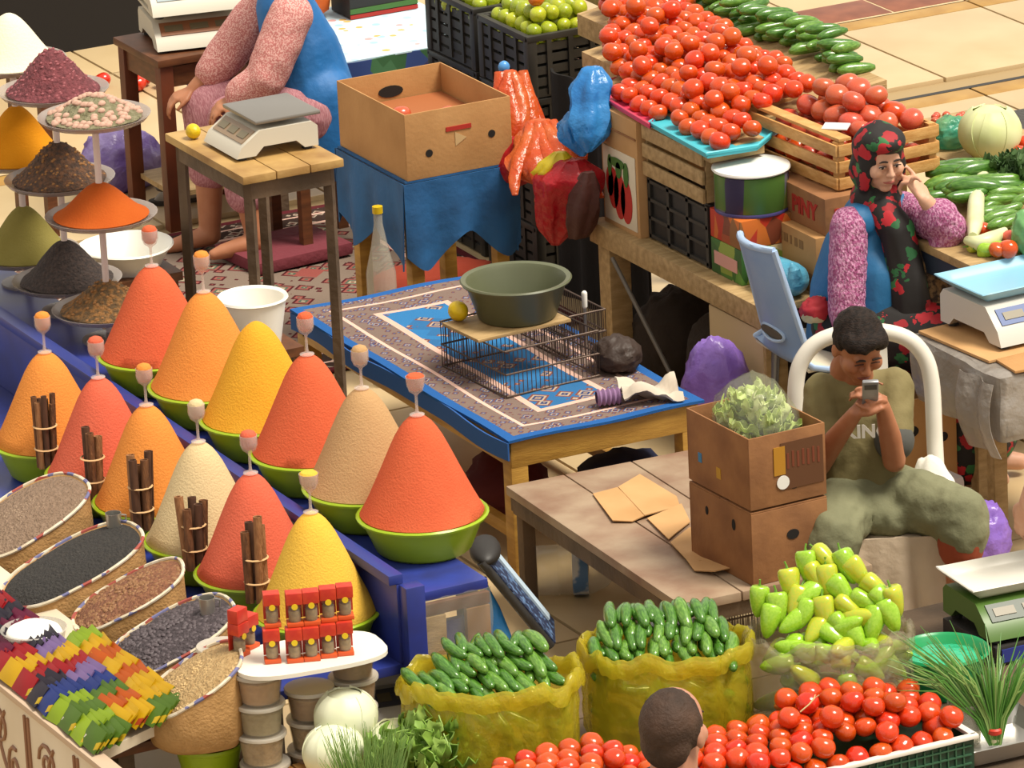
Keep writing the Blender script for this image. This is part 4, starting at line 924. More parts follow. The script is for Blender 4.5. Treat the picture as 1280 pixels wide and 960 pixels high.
# lettuce in a clear bag
LET = [mat('lettuce_a', 'd6de9e', .45, var=(10, 'bcd074', .35, .7), trans=.25), mat('lettuce_b', 'eaeed0', .45, var=(10, 'd8e2a8', .35, .7), trans=.25), mat('lettuce_c', 'b4cc6c', .45, var=(10, 'd0de98', .35, .7), trans=.25)]
def leaf_mesh(mt, seed, L=.16, W=.10, ruf=.018):
    def f(u, v):
        w = W*math.sin(math.pi*min(1, .12+.86*u))**.7; x = (v-.5)*w; e = abs(v-.5)*2
        return (x, u*L, .35*L*u*u*.6+.03*e*e+ruf*e*math.sin(u*16+seed+3*(v > .5))+.006*math.sin(v*20+seed))
    return MB().sheet(f, 10, 8, .003).mesh('leaf', mt, 80)
LM = [leaf_mesh(LET[i % 3], i*1.7) for i in range(6)]
t = thing('lettuce', 'bright pale green lettuce heads bagged in the upper carton', 'lettuce', (-.665, -3.04, zc+.25)); rr = random.Random(3)
for k in range(85):
    a = rr.uniform(0, 6.28); rad = .14*math.sqrt(rr.random()); el = rr.uniform(-.2, .9)
    o = link('leaf', LM[k % 6], t, (rad*math.cos(a)*.32, rad*math.sin(a)*.85, .15+.08*(1-(rad/.14)**2)+rr.uniform(-.03, .03)), (el, rr.uniform(-.4, .4), rr.uniform(0, 6.28)), (rr.uniform(.45, .68),)*3)
def bagfold(d): return 1+.07*noise.noise(d*3)+.05*abs(noise.noise(d*8+V((2, 0, 0))))
m = MB().ell((0, 0, 0), (.128, .172, .20), 40, 22, wob=lambda d: min(bagfold(d), 1.0) if d.z < .15 else bagfold(d)); m.v = [(x, y, max(z, -.12)) for x, y, z in m.v]
single('produce_bag', m, mat('thin_clear_film', 'f0f4dc', .12, alpha=.10, spec=.8, bump=(20, .5)), 'clear film bag swollen around the lettuce in the carton', 'bag', (-.665, -3.04, zc+.243+.155), smooth=80)
q = P(915, 498, .02); crumple('carrier_bag', 'stuffed lilac plastic bag behind the lettuce carton', 'bag', V((.135, -1.29, 0)), (.135, .105, .275), mat('lilac_bag', '8a66c4', .3, trans=.2, var=(7, '9f7cd4', .35, .7), bump=(14, .8)), 6, .10)
crumple('green_net_bag', 'dark green mesh bag hanging at the corner of the upper carton', 'bag', V((-.33, -2.2, .0)), (.07, .06, .27), mat('dark_green_net', '1c4a3a', .8, bump=(40, 1)), 9, .25)
# ------------------------------------------------------------------ basin on wire crates
WIRE = mat('rusty_wire', '5a4a40', .5, metal=.5)
def wire_basket(label, c, L, W, H, rz, n=16):
    t = thing('wire_crate', label, 'crate', c, rz)
    for z in (.004, H*.5, H): MB().tube([(-L/2, -W/2, z), (L/2, -W/2, z), (L/2, W/2, z), (-L/2, W/2, z), (-L/2, -W/2, z)], .0035, 6).to('frame_wire', WIRE, t)
    g = MB()
    for k in range(n+1):
        x = -L/2+L*k/n
        for s in (-1, 1): g.tube([(x, s*W/2, 0), (x, s*W/2, H)], .0017, 4)
    for k in range(int(n*W/L)+1):
        y = -W/2+W*k/int(n*W/L)
        for s in (-1, 1): g.tube([(s*L/2, y, 0), (s*L/2, y, H)], .0017, 4)
    stuff(g.to('wire_bars', WIRE, t)); return t
zp = .4835
wire_basket('rusty wire crate under the grey-green basin on the carpet', (-.55, -1.20, zp), .36, .42, .16, R_(4), 22)
wire_basket('second wire crate on the carpet beside the counter post', (-.29, -1.00, zp), .14, .36, .15, R_(2), 10)
t = single('crate_board', MB().box((0, 0, .006), (.36, .24, .012), bev=.003), WOOD_P, 'thin pale board laid across the wire crate under the basin', 'board', (-.58, -1.17, zp+.165), R_(4))
b = P(652, 398, zp+.178); t = thing('basin', 'round grey-green plastic basin on the wire crate', 'basin', (b.x, b.y+.03, zp+.178))
MB().lathe([(.02, 0), (.125, 0), (.132, .006), (.168, .115), (.184, .124), (.188, .131), (.184, .136), (.168, .132), (.160, .118), (.126, .010), (.02, .007)], 44).to('basin_wall', mat('grey_green_plastic', '5c6046', .4, var=(5, '545840', .3, .7)), t)
q = P(587, 393, zp+.178); single('lemon', MB().ell((0, 0, .034), (.033, .040, .034), 16, 12), mat('lemon_skin', 'd8b810', .4, bump=(90, .2)), 'yellow lemon beside the grey-green basin', 'lemon', (b.x-.185, b.y+.10, zp+.178))
for o in [bpy.data.objects[-1]] if False else []: pass
q = P(800, 502, zp); t = thing('crumpled_cloth', 'crumpled off-white cloth with a lilac striped cuff near the platform edge', 'cloth', (-.33, -1.70, zp+.002), R_(-15))
MB().sheet(lambda u, v: ((u-.5)*.20, (v-.5)*.15, .030+.025*math.sin(5*u+2*v)+.02*noise.noise(V((u*5, v*5, 2)))+.015*math.sin(9*v)), 16, 14, .008).to('cloth_body', mat('offwhite_cloth', 'c0b4a4', .9), t)
cf = MB()
for k in range(5): cf.lathe([(.022, -.008), (.030, 0), (.022, .008)], 14, M=Matrix.Translation(V((-.11-.016*k, -.02, .030))) @ Matrix.Rotation(R_(90), 4, 'Y'), ends=False)
cf.to('striped_cuff', mat('lilac_knit', '8a6a90', .9), t)
crumple('dark_bag', 'dark brown bag slumped on the carpet against the counter post', 'bag', V((-.27, -1.36, zp+.002)), (.075, .09, .06), mat('dark_brown_bag', '33241c', .6, bump=(20, .5)), 19, .2)
q = P(752, 424, .66); t = thing('kitchen_knife', 'small knife with a white tip stuck in the second wire crate', 'knife', (-.25, -1.10, zp+.012))
MB().tube([(0, 0, 0), (0, 0, .13)], .006, 8).to('blade', METAL, t); MB().cap((0, 0, .135), .009, (0, 0, .18), .010, 10).to('handle', WHITE_PL, t)
# ------------------------------------------------------------------ under the bench
t = thing('water_bottle', 'large clear plastic water bottle lying under the bench', 'bottle', (-.80, -2.02, .085), 0, rot=(R_(90), 0, R_(62)))
MB().lathe([(.02, -.15), (.075, -.15), (.082, -.14), (.082, -.05), (.078, -.045), (.082, -.04), (.082, .06), (.06, .11), (.026, .14), (.026, .165), (.01, .166)], 28).to('bottle_body', mat('clear_pet', 'dcd8cc', .06, alpha=.3, spec=.9), t)
MB().lathe([(.005, .166), (.03, .166), (.03, .19), (.005, .192)], 16).to('cap', mat('blue_cap', '2a5ab0', .4), t); MB().lathe([(.0835, .0), (.0838, .05)], 28, ends=False).to('label_band', mat('blue_white_label', '5a84b8', .4, var=(14, 'd8dce0', .45, .55)), t)
t = thing('dark_bundle', 'navy cloth bundle stored under the carpeted platform', 'bundle', (-.35, -1.55, 0)); 
MB().ell((0, 0, .13), (.17, .2, .13), 24, 14, wob=lambda d: 1+.12*noise.noise(d*3)).to('bundle_body', mat('navy_cloth', '1c2240', .9), t)
crumple('red_bundle', 'dark red cloth bundle stored under the carpeted platform', 'bundle', V((-.62, -1.2, 0)), (.13, .16, .12), mat('dark_red_cloth', '5a1c1c', .9), 12, .15)
# navy padded chair back with carrier bag
q = P(655, 832, 0); t = thing('padded_chair', 'navy padded chair with a curved white-striped back, seen edge on', 'chair', (q.x, q.y, 0), -YAW)
pth = [(.10-.0*k, 0, 0) for k in range(0)]
def cb(u, v):
    a = u*1.35; return (-.115+.26*(1-math.cos(a)), (v-.5)*.20, .385*math.cos(u*1.35*.98)+.005)
NAVY = mat('navy_mesh_fabric', '1f2a48', .6, var=(40, '5a78a0', .5, .62), bump=(80, .4))
m = MB(); 
for k in range(18):
    pass
m.sheet(lambda u, v: cb(u, v), 24, 8, .034); m.to('back_cushion', NAVY, t)
MB().sheet(lambda u, v: tuple(V(cb(.05+.9*u, .62+.25*v))+V((.012, 0, .014))), 20, 3, .012).to('white_stripe', mat('pale_stripe', 'b8ccdc', .4), t)
MB().tube([V(cb(u/20, 0))+V((0, -.006, 0)) for u in range(21)], .014, 8).to('black_edge', BLACK_PL, t)
MB().ell(tuple(V(cb(0, .5))+V((.012, 0, .0))), (.05, .115, .034), 18, 12).to('top_pad', BLACK_PL, t)
q2 = V((q.x, q.y, 0)); 
def bagx(m): pass
o = thing('carrier_bag', 'blue plastic carrier bag with a yellow tie hanging on the navy chair', 'bag', q2-RT*.115-HD*.075+UP*.0, -YAW)
MB().lathe([(.01, .005), (.06, .01), (.082, .05), (.078, .14), (.05, .23), (.018, .30), (.012, .33)], 28, wob=lambda a, k: 1+.12*math.sin(3*a+k)+.06*math.sin(7*a+k*2), sy=.45).to('bag_body', mat('bright_blue_film', '2a78c0', .25, trans=.2, var=(8, '3f92d4', .35, .7), bump=(18, .6)), o)
MB().ell((-.005, -.02, .315), (.022, .018, .02), 10, 7).tube([(-.01, -.03, .31), (-.03, -.04, .28), (-.02, -.05, .26)], .008, 6).to('yellow_tie', mat('yellow_film', 'd0b81c', .4), o)
# sack-shaped dark masses added to deepen the shade under the counter
for k, (x, y, r, h) in enumerate(((.58, -1.12, .17, .20), (.60, -.72, .18, .22), (.58, -.32, .17, .19))):
    crumple('shade_filler', ('added dark brown sack shape for the shade under the counter, nearest the blue chair', 'added dark brown sack shape for the shade under the counter, in the middle', 'added dark brown sack shape for the shade under the counter, beside the corner post')[k], 'sack', V((x-.06, y, 0)), (r, r*1.1, h), mat('filler_shade_brown', '2c2118', .95, bump=(40, .3)), 80+k, .12)
wire_basket('small rusty wire basket on the floor under the near end of the bench', (-.78, -3.0, 0), .16, .22, .26, 0, 9)
# ------------------------------------------------------------------ electronic scales
def scale_thing(label, c, rz, L=.30, W=.32, H=.10, tray=WHITE_PL, body=WHITE_PL, dish=True, z=0, digits=False, panel='2c4a86', name='weighing_scale'):
    t = thing(name, label, 'scale', c, rz)
    prof = [(-W/2, 0), (-W/2+.02, H*.42), (-W/2+.09, H), (W/2-.02, H), (W/2, H*.8), (W/2, .0), (W/2-.05, .0), (W/2-.08, .028), (-W/2+.10, .028), (-W/2+.07, 0)]
    MB().prism(prof, -L/2, L/2, Matrix(((0, 0, 1, 0), (1, 0, 0, 0), (0, 1, 0, 0), (0, 0, 0, 1)))).to('scale_body', body, t)
    d = V((0, .07, H*.58)).normalized(); nrm = V((0, -d.z, d.y)); mid = V((0, -W/2+.055, H*.71))
    M = Matrix.Translation(mid+nrm*.002) @ Matrix((V((1, 0, 0)), d, nrm)).transposed().to_4x4()
    dp = MB().box((0, 0, 0), (L*.86, .062, .004), M).to('display_panel', mat('panel_'+panel, panel, .35), t)
    for k in range(3): MB().box((-L*.28+L*.28*k, .0, .003), (L*.2, .028, .003), M).to('display_window', mat('lcd_window', '6a6048', .3), dp)
    for s in (-1, 1):
        for q in (-1, 1): MB().lathe([(.018, -.012), (.018, 0)], 12).to('foot', BLACK_PL, t, (s*(L/2-.03), q*(W/2-.03), .0))
    MB().box((0, .045, H-.001), (.06, .06, .014)).to('tray_support', GREY_PL, t)
    TW, TL_ = W*.80, L*1.08
    if dish:
        def f(u, v):
            e = max(abs(u-.5), abs(v-.5))*2; lift = .022*max(0, (e-.80)/.2)**1.2
            return ((u-.5)*TL_, .045+(v-.5)*TW, H+.010+lift*1.6)
        MB().sheet(f, 20, 16, .004).to('weighing_tray', tray, t)
    else: MB().box((0, .045, H+.026), (TL_*.92, TW, .014), bev=.006).to('weighing_tray', tray, t)
    return t
# scale table of the spice seller
Zt = 1.22
A = P(215, 173, Zt); B = P(345, 222, Zt); D = P(440, 188, Zt)
cx = (A+D)/2; yd = (A-B); xd = (D-B); ang = math.atan2(xd.y, xd.x)
LXt, LYt = xd.length, yd.length
# keep clear of the carpeted platform
xr = max(B.x, D.x)
t = thing('scale_table', 'tall narrow wooden table bearing a scale and a lemon', 'table', (cx.x-.03, cx.y, 0), 0)
TT = mat('worn_yellow_tabletop', 'b8955a', .55, var=(6, '8f6a38', .35, .7), bump=(25, .2))
for k in range(3): MB().box((-LXt/3+LXt/3*k, 0, Zt-.014), (LXt/3-.003, LYt, .028), bev=.004).to('plank', TT, t)
for s in (-1, 1):
    MB().box((s*(LXt/2-.035), 0, Zt-.06), (.02, LYt-.08, .06)).to('apron', WOOD_G, t); MB().box((0, s*(LYt/2-.035), Zt-.06), (LXt-.08, .02, .06)).to('apron', WOOD_G, t)
    for q in (-1, 1): MB().tube([(s*(LXt/2-.04), q*(LYt/2-.045), Zt-.03), (s*(LXt/2-.04), q*(LYt/2-.045), 0)], .021, 4).to('leg', WOOD_G, t)
    MB().box((s*(LXt/2-.04), 0, .3), (.03, LYt-.1, .03)).to('stretcher', WOOD_G, t)
tc = V((cx.x-.03, cx.y, Zt))
scale_thing('grey-topped weighing scale on the tall wooden table', tc+V((.02, -.02, .012)), R_(-90), .27, .30, .085, mat('grey_steel_tray', '8a8680', .35, metal=.6), mat('offwhite_plastic', 'c8c2b2', .45), dish=False, panel='8a745c')
q = P(263, 182, Zt); single('lemon', MB().ell((0, 0, .026), (.025, .03, .026), 16, 12), mat('lemon_skin', 'd8b810'), 'yellow lemon on the corner of the tall scale table', 'lemon', (tc.x-.13, tc.y+.20, Zt))
# ------------------------------------------------------------------ stand with blue cloth and open carton
bx, by = -.05, .51
t = thing('covered_stand', 'stand on yellow legs draped with blue cloth under an open carton', 'stand', (bx, by, 0))
for x in (-.17, .17):
    for y in (-.22, .22): MB().box((x, y, .355), (.05, .05, .71), bev=.004).to('leg', WOOD_Y, t)
MB().box((0, 0, .72), (.42, .54, .024)).to('stand_top', WOOD_P, t)
def drape(side):
    def f(u, v):
        a = (u-.5); dz = -.27*v*(1+.22*math.sin(u*9+side)); o = .012+.018*math.sin(u*17+side*2)*v
        if side == 0: return (a*.46, -.275-o, .735+dz)
        if side == 1: return (-.215-o, a*.56, .735+dz)
        if side == 2: return (.215+o, a*.56, .735+dz)
        return (a*.46, .275+o, .735+dz)
    return f
for s_ in range(4): MB().sheet(drape(s_), 26, 8, .004).to('cloth_side', BLUE_TARP, t)
MB().box((0, 0, .739), (.44, .56, .008)).to('cloth_top', BLUE_TARP, t)
t = carton('open_carton', 'large open cardboard carton with two tomatoes, on the blue-draped stand', (bx, by, .7435), 0, .42, .56, .245, CARD, holes=(('-y', -.12, .09, .014, .014), ('-y', .13, .12, .014, .014)))
MB().box((.0, -.2815, .165), (.10, .003, .016)).to('red_handle_tape', PRINT_RED, t); MB().lathe([(.03, 0), (.03, .0015)], 3).to('pale_print', mat('pale_print', 'c0a070', .7), t, (.0, -.2805, .125), (math.pi/2, 0, 0))
MB().lathe([(1, 0), (1, .002)], 16, sx=.05, sy=.022).to('hand_hole', DARK, t, (-.0, .2735, .17), (math.pi/2, 0, 0))
random.seed(71)
tomato(TMP, (bx-.13, by-.08, .7435+.186), .040, 'pale red tomato showing in the open carton, the left one', None); tomato(TMP, (bx+.02, by-.17, .7435+.186), .036, 'pale red tomato showing in the open carton, by the front wall', None)
MB_ = MB().box((0, 0, 0), (.40, .54, .13)); single('carton_filling', MB_, CARD_IN, 'brown paper filling inside the open carton', 'paper', (bx, by, .7435+.0735))
# bottle near the stand, red bundle below
t = thing('drink_bottle', 'clear bottle with a yellow cap standing beside the blue-draped stand', 'bottle', (-.37, .26, 0))
MB().lathe([(.02, 0), (.05, 0), (.054, .01), (.054, .42), (.03, .52), (.016, .60), (.016, .64), (.005, .64)], 20).to('bottle_body', mat('clear_pet', 'dcd8cc'), t); MB().lathe([(.005, .64), (.019, .64), (.019, .665), (.004, .667)], 14).to('cap', mat('yellow_cap', 'c8a810', .4), t)
crumple('orange_bundle', 'dull orange cloth bundle on the floor under the blue-draped stand', 'bundle', V((.22, 1.10, 0.017)), (.26, .14, .06), mat('rust_cloth', '8a2c12', .9), 14, .15)
# ------------------------------------------------------------------ crates of green tomatoes
random.seed(81)
def stack(x, y, n, L, W, H, lab, top):
    for k in range(n):
        t = thing('black_crate', ('lowest', 'second lowest', 'third lowest', 'top')[k]+' black crate in the '+lab, 'crate', (x, y, H*k), 0); raw_crate(t, L, W, H-.003, BLACK_PL2, 5)
stack(.765, 1.14, 4, .36, .42, .245, 'stack of crates next to the back tomatoes', 0)
stack(.78, 1.62, 4, .36, .42, .245, 'farther stack of crates by the floral tablecloth', 0)
for cxx, cyy, lab, g in ((.765, 1.14, 'yellow-green tomato in the crate next to the back tomatoes', 'green tomatoes in the near crate'), (.78, 1.62, 'yellow-green tomato in the farther crate', 'green tomatoes in the far crate')):
    for L in range(3):
        for i in range(6-L):
            for j in range(7-L):
                if L < 2 and 0 < i < 5-L and 0 < j < 6-L and L == 0: continue
                p = (cxx-.145+.058*(i+L*.5), cyy-.175+.058*(j+L*.5), .935+.047*L); u, v = inpix(p)
                if v > -25: tomato(TMG, (p[0]+rnd(-.006, .006), p[1]+rnd(-.006, .006), p[2]+rnd(-.005, .005)), .030*rnd(.9, 1.12), lab, g, 'green_tomato')
for k, (x, y) in enumerate(((.66, 1.0), (.86, 1.05), (.74, 1.62))): tomato([tom_mesh(mat('orange_tomato', 'c86a18', .25, coat=.2), 77)], (x+.03, y+.05, 1.085), .032, 'orange tomato among the green ones, %s' % ('near the crate corner', 'beside the red tomatoes', 'in the farther crate')[k], None)
# bags hanging at the counter corner
OB = mat('orange_film', 'c8481c', .25, trans=.25, var=(9, 'd8703a', .35, .7), bump=(16, .9)); RB = mat('red_film', 'b01420', .3, trans=.2, var=(9, 'c42830', .35, .7), bump=(16, .9))
BB = mat('bright_blue_film', '2a78c0')
def hang(name, label, a, b, rads, mt, seed, flat=.7, strips=5):
    """bag bunch hanging from a to b with a radius profile"""
    a, b = V(a), V(b); n = len(rads)*3; m = MB(); base = b
    t = thing(name, label, 'bag', base); rs = []
    for i in range(n):
        f = i/(n-1); k = f*(len(rads)-1); i0 = min(int(k), len(rads)-2); r = (rads[i0]*(1-(k-i0))+rads[i0+1]*(k-i0)); c = a.lerp(b, f)-base
        rs.append([tuple(c+RT*math.cos(q*2*math.pi/30)*r*(1+.22*math.sin(q*1.3+seed+f*3)*math.sin(q*.7+f*5)+.16*(q % 3 == 0)+.14*noise.noise(V((q*.9, f*6, seed))))+HD*math.sin(q*2*math.pi/30)*r*flat*(1+.2*math.sin(q*1.1+seed))) for q in range(30)])
    m.rings(rs).to('bag_folds', mt, t, smooth=70); rq = random.Random(seed)
    for s_ in range(strips):
        o = (s_-(strips-1)/2)/max(strips-1, 1)*2; w_ = max(rads)*1.15; ln = rq.uniform(.75, 1.08); pts = []; rr_ = []
        for i in range(9):
            f = i/8; c = a.lerp(b, f*ln)-base; k = f*ln*(len(rads)-1); i0 = min(int(k), len(rads)-2)
            pts.append(c+RT*(o*w_*(.25+.85*f)+.012*math.sin(7*f+s_*2))-HD*(max(rads)*.62*math.sqrt(max(0, 1-.6*o*o))*(.35+.75*min(1, f*1.6))+.006*math.sin(9*f+s_)))
            rr_.append((.010+.020*math.sin(math.pi*min(1, .12+f*.88)))*rq.uniform(.8, 1.15))
        MB().tube(pts, rr_, 8, flat=.45).to('bag_strip', mt, t, smooth=70)
    return t
def Pz(px, py, X): # point on the vertical plane x = X under that pixel
    d = FW*FPX+CR*(px-640)-CU*(py-480); return CPOS+d*((X-CPOS.x)/d.x)
ob_ = hang('orange_bag_bunch', 'bunch of crinkled orange plastic bags hanging in front of the black crates', Pz(637, 88, .30), Pz(640, 215, .22), [.02, .06, .10, .125, .11, .02], OB, 2)
kq = Pz(630, 84, .30)-V(ob_.location); MB().ell(tuple(kq), (.022, .02, .024), 14, 10).to('blue_knot', mat('light_blue_knot', '4a90d0', .3), ob_)
hang('orange_bag_bunch', 'lower orange bags draped over the red bag at the counter corner', Pz(675, 150, .26), Pz(695, 240, .20), [.03, .09, .12, .10, .02], OB, 5)
t = hang('red_bag', 'red bag with a yellow pattern hanging beside the open carton', Pz(648, 172, .19), Pz(640, 236, .17), [.03, .09, .11, .09, .01], RB, 9, strips=0)
MB().box((0, 0, 0), (.09, .012, .02), Matrix.Translation((-.01, -.075, .09)) @ Matrix.Rotation(.6, 4, 'Y')).to('yellow_print', mat('yellow_film', 'd0b81c'), t)
hang('red_bag', 'red and yellow plastic bag trailing below the counter corner', Pz(715, 200, .20), Pz(695, 306, .16), [.04, .12, .10, .075, .06, .015], RB, 12, strips=0)
hang('brown_bag', 'dark reddish-brown bag hanging at the counter post', Pz(735, 215, .22), Pz(722, 297, .20), [.02, .045, .055, .05, .03], mat('brown_leather', '4a2620', .6, bump=(20, .4)), 15, strips=0)
hang('yellow_bag', 'small yellow and white plastic bag in the hanging bunch', Pz(700, 190, .18), Pz(690, 228, .15), [.02, .06, .065, .015], mat('yellow_film', 'd0b81c'), 18, strips=0)
hang('blue_bag_bunch', 'bright blue plastic bags hanging beside the pink tray', Pz(740, 84, .30), Pz(735, 190, .22), [.03, .065, .06, .075, .06, .01], BB, 21, strips=0)
hang('blue_bag_bunch', 'lower blue plastic bag spilling toward the red bags', Pz(720, 140, .24), Pz(728, 195, .22), [.03, .07, .06, .01], BB, 25, strips=0)
# floral cloth table and dark boxes beyond
t = thing('cloth_table', 'far table under a pale blue floral tablecloth', 'table', (.62, 2.72, 0))
MB().box((0, 0, .56), (.95, .75, .03)).to('table_top', WOOD_P, t)
for x in (-.42, .42):
    for y in (-.32, .32): MB().box((x, y, .27), (.05, .05, .54)).to('leg', WOOD_G, t)
MB().sheet(lambda u, v: ((u-.5)*1.0, -.39+.8*v, .582), 14, 10, .006).to('tablecloth', cells('pale_floral_cloth', ['d0a860', '9ac0d8', 'c89a9a', 'a8c8e0', 'b8d0a0', 'd8e4ea'], 16, .7, base='bcd4e0', basecut=.28), t)
MB().sheet(lambda u, v: ((u-.5)*1.0, -.395-.01*math.sin(18*u), .582-.16*v), 20, 5, .005).to('cloth_border', cells('floral_border', ['28407a', '2c5a34', '9a2848', '34305a', '3a6a44'], 14, .7), t)
MB().sheet(lambda u, v: (-.505-.01*math.sin(18*u), (u-.5)*.78, .582-.2*v), 16, 5, .005).to('cloth_border', cells('floral_border', ['28407a']), t)
crumple('orange_sack', 'bright orange sack behind the pink-sleeved vendor', 'sack', V((.62, 3.02, .60)), (.13, .10, .14), mat('orange_cloth', 'cc5a12', .7), 31, .12)
t = thing('striped_box', 'dark box with green and red stripes on the far floral table', 'box', (.92, 2.98, .588)); MB().box((0, 0, .10), (.30, .18, .20), bev=.005).to('box_body', BLACK_PL, t); MB().box((0, -.092, .03), (.30, .004, .02)).to('green_stripe', mat('green_print', '3f6a2a'), t); MB().box((0, -.092, .008), (.30, .004, .016)).to('red_stripe', PRINT_RED, t)
# ------------------------------------------------------------------ stand with stacked scales at the back left
sL = P(140, 48, .70); sF = P(195, 75, .70)
t = thing('scale_stand', 'reddish-brown wooden stand carrying two stacked weighing scales', 'stand', (-.05, 2.62, 0))
MB().box((0, 0, .685), (.46, .44, .03), bev=.004).to('stand_top', WOOD_D, t)
for x in (-.19, .19):
    for y in (-.18, .18): MB().box((x, y, .335), (.055, .055, .67), bev=.004).to('leg', mat('red_brown_wood', '6a3218', .5, var=(8, '502410', .3, .7)), t)
MB().box((0, -.18, .62), (.34, .03, .08)).to('apron', WOOD_D, t); MB().box((-.19, 0, .62), (.03, .32, .08)).to('apron', WOOD_D, t); MB().box((0, 0, .14), (.36, .36, .02)).to('lower_shelf', WOOD_P, t)
OW = mat('offwhite_plastic', 'c8c2b2')
scale_thing('lower weighing scale of the stack on the reddish-brown stand', V((-.03, 2.62, .712)), R_(-12), .36, .36, .10, OW, OW, dish=False, panel='8a5a3c')
scale_thing('upper weighing scale of the stack, cut by the top edge', V((-.03, 2.63, .847)), R_(-12), .37, .36, .10, OW, OW, dish=False, panel='8a9aa0')
random.seed(91)
for k, (x, y) in enumerate(((205, 100), (212, 92), (172, 104), (128, 100), (178, 98))):
    q = P(x, y, .034); tomato(TMD, (q.x, q.y, .034), .038, 'red tomato lying low by the reddish-brown stand', 'tomatoes under the stacked scales')
crumple('purple_bag', 'pale purple plastic bag on the floor behind the paprika plate', 'bag', V((-.17, 3.12, 0)), (.16, .14, .13), mat('pale_purple_film', '7a60a8', .3, trans=.2, var=(8, 'a090c4', .4, .65), bump=(16, .8)), 41, .2)
def shoe(label, c, rz):
    t = thing('shoe', label, 'shoe', c, rz)
    def f(u, v):
        return (u, v)
    sole = [(.13*math.cos(a)+.012*math.cos(2*a), .045*math.sin(a)*(1+.15*math.cos(a))) for a in [2*math.pi*k/28 for k in range(28)]]
    MB().prism(sole, 0, .018).to('sole', mat('dark_sole', '3a342e', .8), t); MB().ell((.02, 0, .02), (.115, .042, .055), 20, 12, wob=lambda d: 1-.25*max(0, -d.x)*max(0, d.z)).to('upper', mat('pale_grey_leather', 'a89e90', .6), t)
    MB().lathe([(.03, .055), (.036, .066), (.03, .068)], 18, ends=False, M=Matrix.Translation((-.05, 0, 0))).to('collar', mat('grey_lining', '6e665c', .9), t)
shoe('pale grey shoe on the floor behind the paprika plate, the nearer one', P(222, 252, .0)+V((0, 0, .001)), R_(-10)); shoe('pale grey shoe on the floor, farther one below the purple bag', P(203, 233, 0)+V((.03, .12, .001)), R_(35))
# far stall; a black block stands in for the shade under it
t = thing('dark_stall', 'stall with a black block for the shade beneath, at the back left', 'stall', (-.25, 5.4, 0))
MB().box((0, 0, .5), (2.2, .5, 1.0)).to('under_stall_shade', DARK, t); MB().box((0, 0, 1.01), (2.3, .6, .03)).to('stall_top', WOOD_D, t)
q = P(8, 22, .95); t = thing('green_basin', 'lime-green basin at the far left behind the flour', 'basin', (-1.02, 2.28, 0.86))
MB().lathe([(.02, 0), (.10, 0), (.135, .08), (.14, .085), (.136, .09), (.127, .082), (.095, .008), (.02, .006)], 30).to('basin_wall', LIME, t); MB().tube([(.04, 0, .02), (-.06, .02, .14)], [.014, .01], 8).ell((.04, 0, .02), (.03, .025, .012), 10, 7).to('scoop', METAL, t)
t2 = thing('side_table', 'small dark table under the lime basin at the far left', 'table', (-1.02, 2.28, 0)); MB().box((0, 0, .84), (.36, .36, .03)).to('table_top', WOOD_D, t2)
for x in (-.15, .15):
    for y in (-.15, .15): MB().box((x, y, .41), (.04, .04, .82)).to('leg', WOOD_D, t2)
# white pan, white sheet near the plate stands
q = P(160, 330, .85); t = thing('white_basin', 'bright white enamel basin behind the black seed plate', 'basin', P(160, 335, .80))
MB().lathe([(.02, 0), (.11, 0), (.155, .075), (.165, .08), (.16, .085), (.148, .08), (.105, .008), (.02, .006)], 34, wob=lambda a, k: 1+.03*math.sin(3*a)).to('basin_wall', mat('white_enamel', 'efece2', .3), t)
q = t.location; st = thing('stool', 'dark stool under the white basin, mostly hidden', 'stool', (q.x, q.y, 0)); MB().box((0, 0, q.z-.016), (.28, .28, .03)).to('seat', WOOD_D, st)
for x in (-.11, .11):
    for y in (-.11, .11): MB().box((x, y, (q.z-.03)/2), (.035, .035, q.z-.03)).to('leg', WOOD_D, st)
q = P(316, 385, .90); t = thing('white_bucket', 'white plastic tub behind the two farthest orange and yellow cones', 'tub', (q.x+.0, q.y, .78), R_(20))
MB().lathe([(.02, 0), (.085, 0), (.11, .15), (.118, .155), (.114, .162), (.103, .155), (.08, .01), (.02, .008)], 30).to('tub_wall', mat('white_enamel', 'efece2'), t)
st = thing('stool', 'dark stool under the white tub, hidden by the cones', 'stool', (q.x, q.y, 0)); MB().box((0, 0, .764), (.24, .24, .03)).to('seat', WOOD_D, st)
for x in (-.1, .1):
    for y in (-.1, .1): MB().box((x, y, .374), (.035, .035, .748)).to('leg', WOOD_D, st)
# ------------------------------------------------------------------ right side: scale on wrapped box
WRP = mat('grey_wrap_film', '8f8880', .25, trans=.15, alpha=.85, var=(6, 'a8a098', .35, .7), bump=(12, .9), spec=.7)
t = thing('wrapped_box', 'box wrapped in grey plastic film under the blue-trayed scale', 'box', (.72, -2.36, .44))
m = MB().box((0, 0, .115), (.56, .56, .23), bev=.03); 
bm = bmesh.new(); tmp = m.mesh('tmp', WRP); bm.from_mesh(tmp); bmesh.ops.subdivide_edges(bm, edges=bm.edges[:], cuts=7, use_grid_fill=True)
for v in bm.verts:
    if v.co.z < .229 and v.co.z > .002:
        n = noise.noise(v.co*9)*.028+abs(noise.noise(v.co*V((22, 22, 5))))*.016; d = V((v.co.x, v.co.y, 0)).normalized(); v.co += d*n
bm.to_mesh(tmp); bm.free(); tmp.shade_smooth(); link('film_wrap', tmp, t)
MB().sheet(lambda u, v: (-.30-.03*math.sin(math.pi*v)-.012*math.sin(9*u), -.28+.20*u-.04*v, .21-.24*v), 12, 10, .003).to('film_fold', mat('film_highlight', 'b8b0a8', .2, trans=.2, alpha=.5, bump=(20, .8)), t)
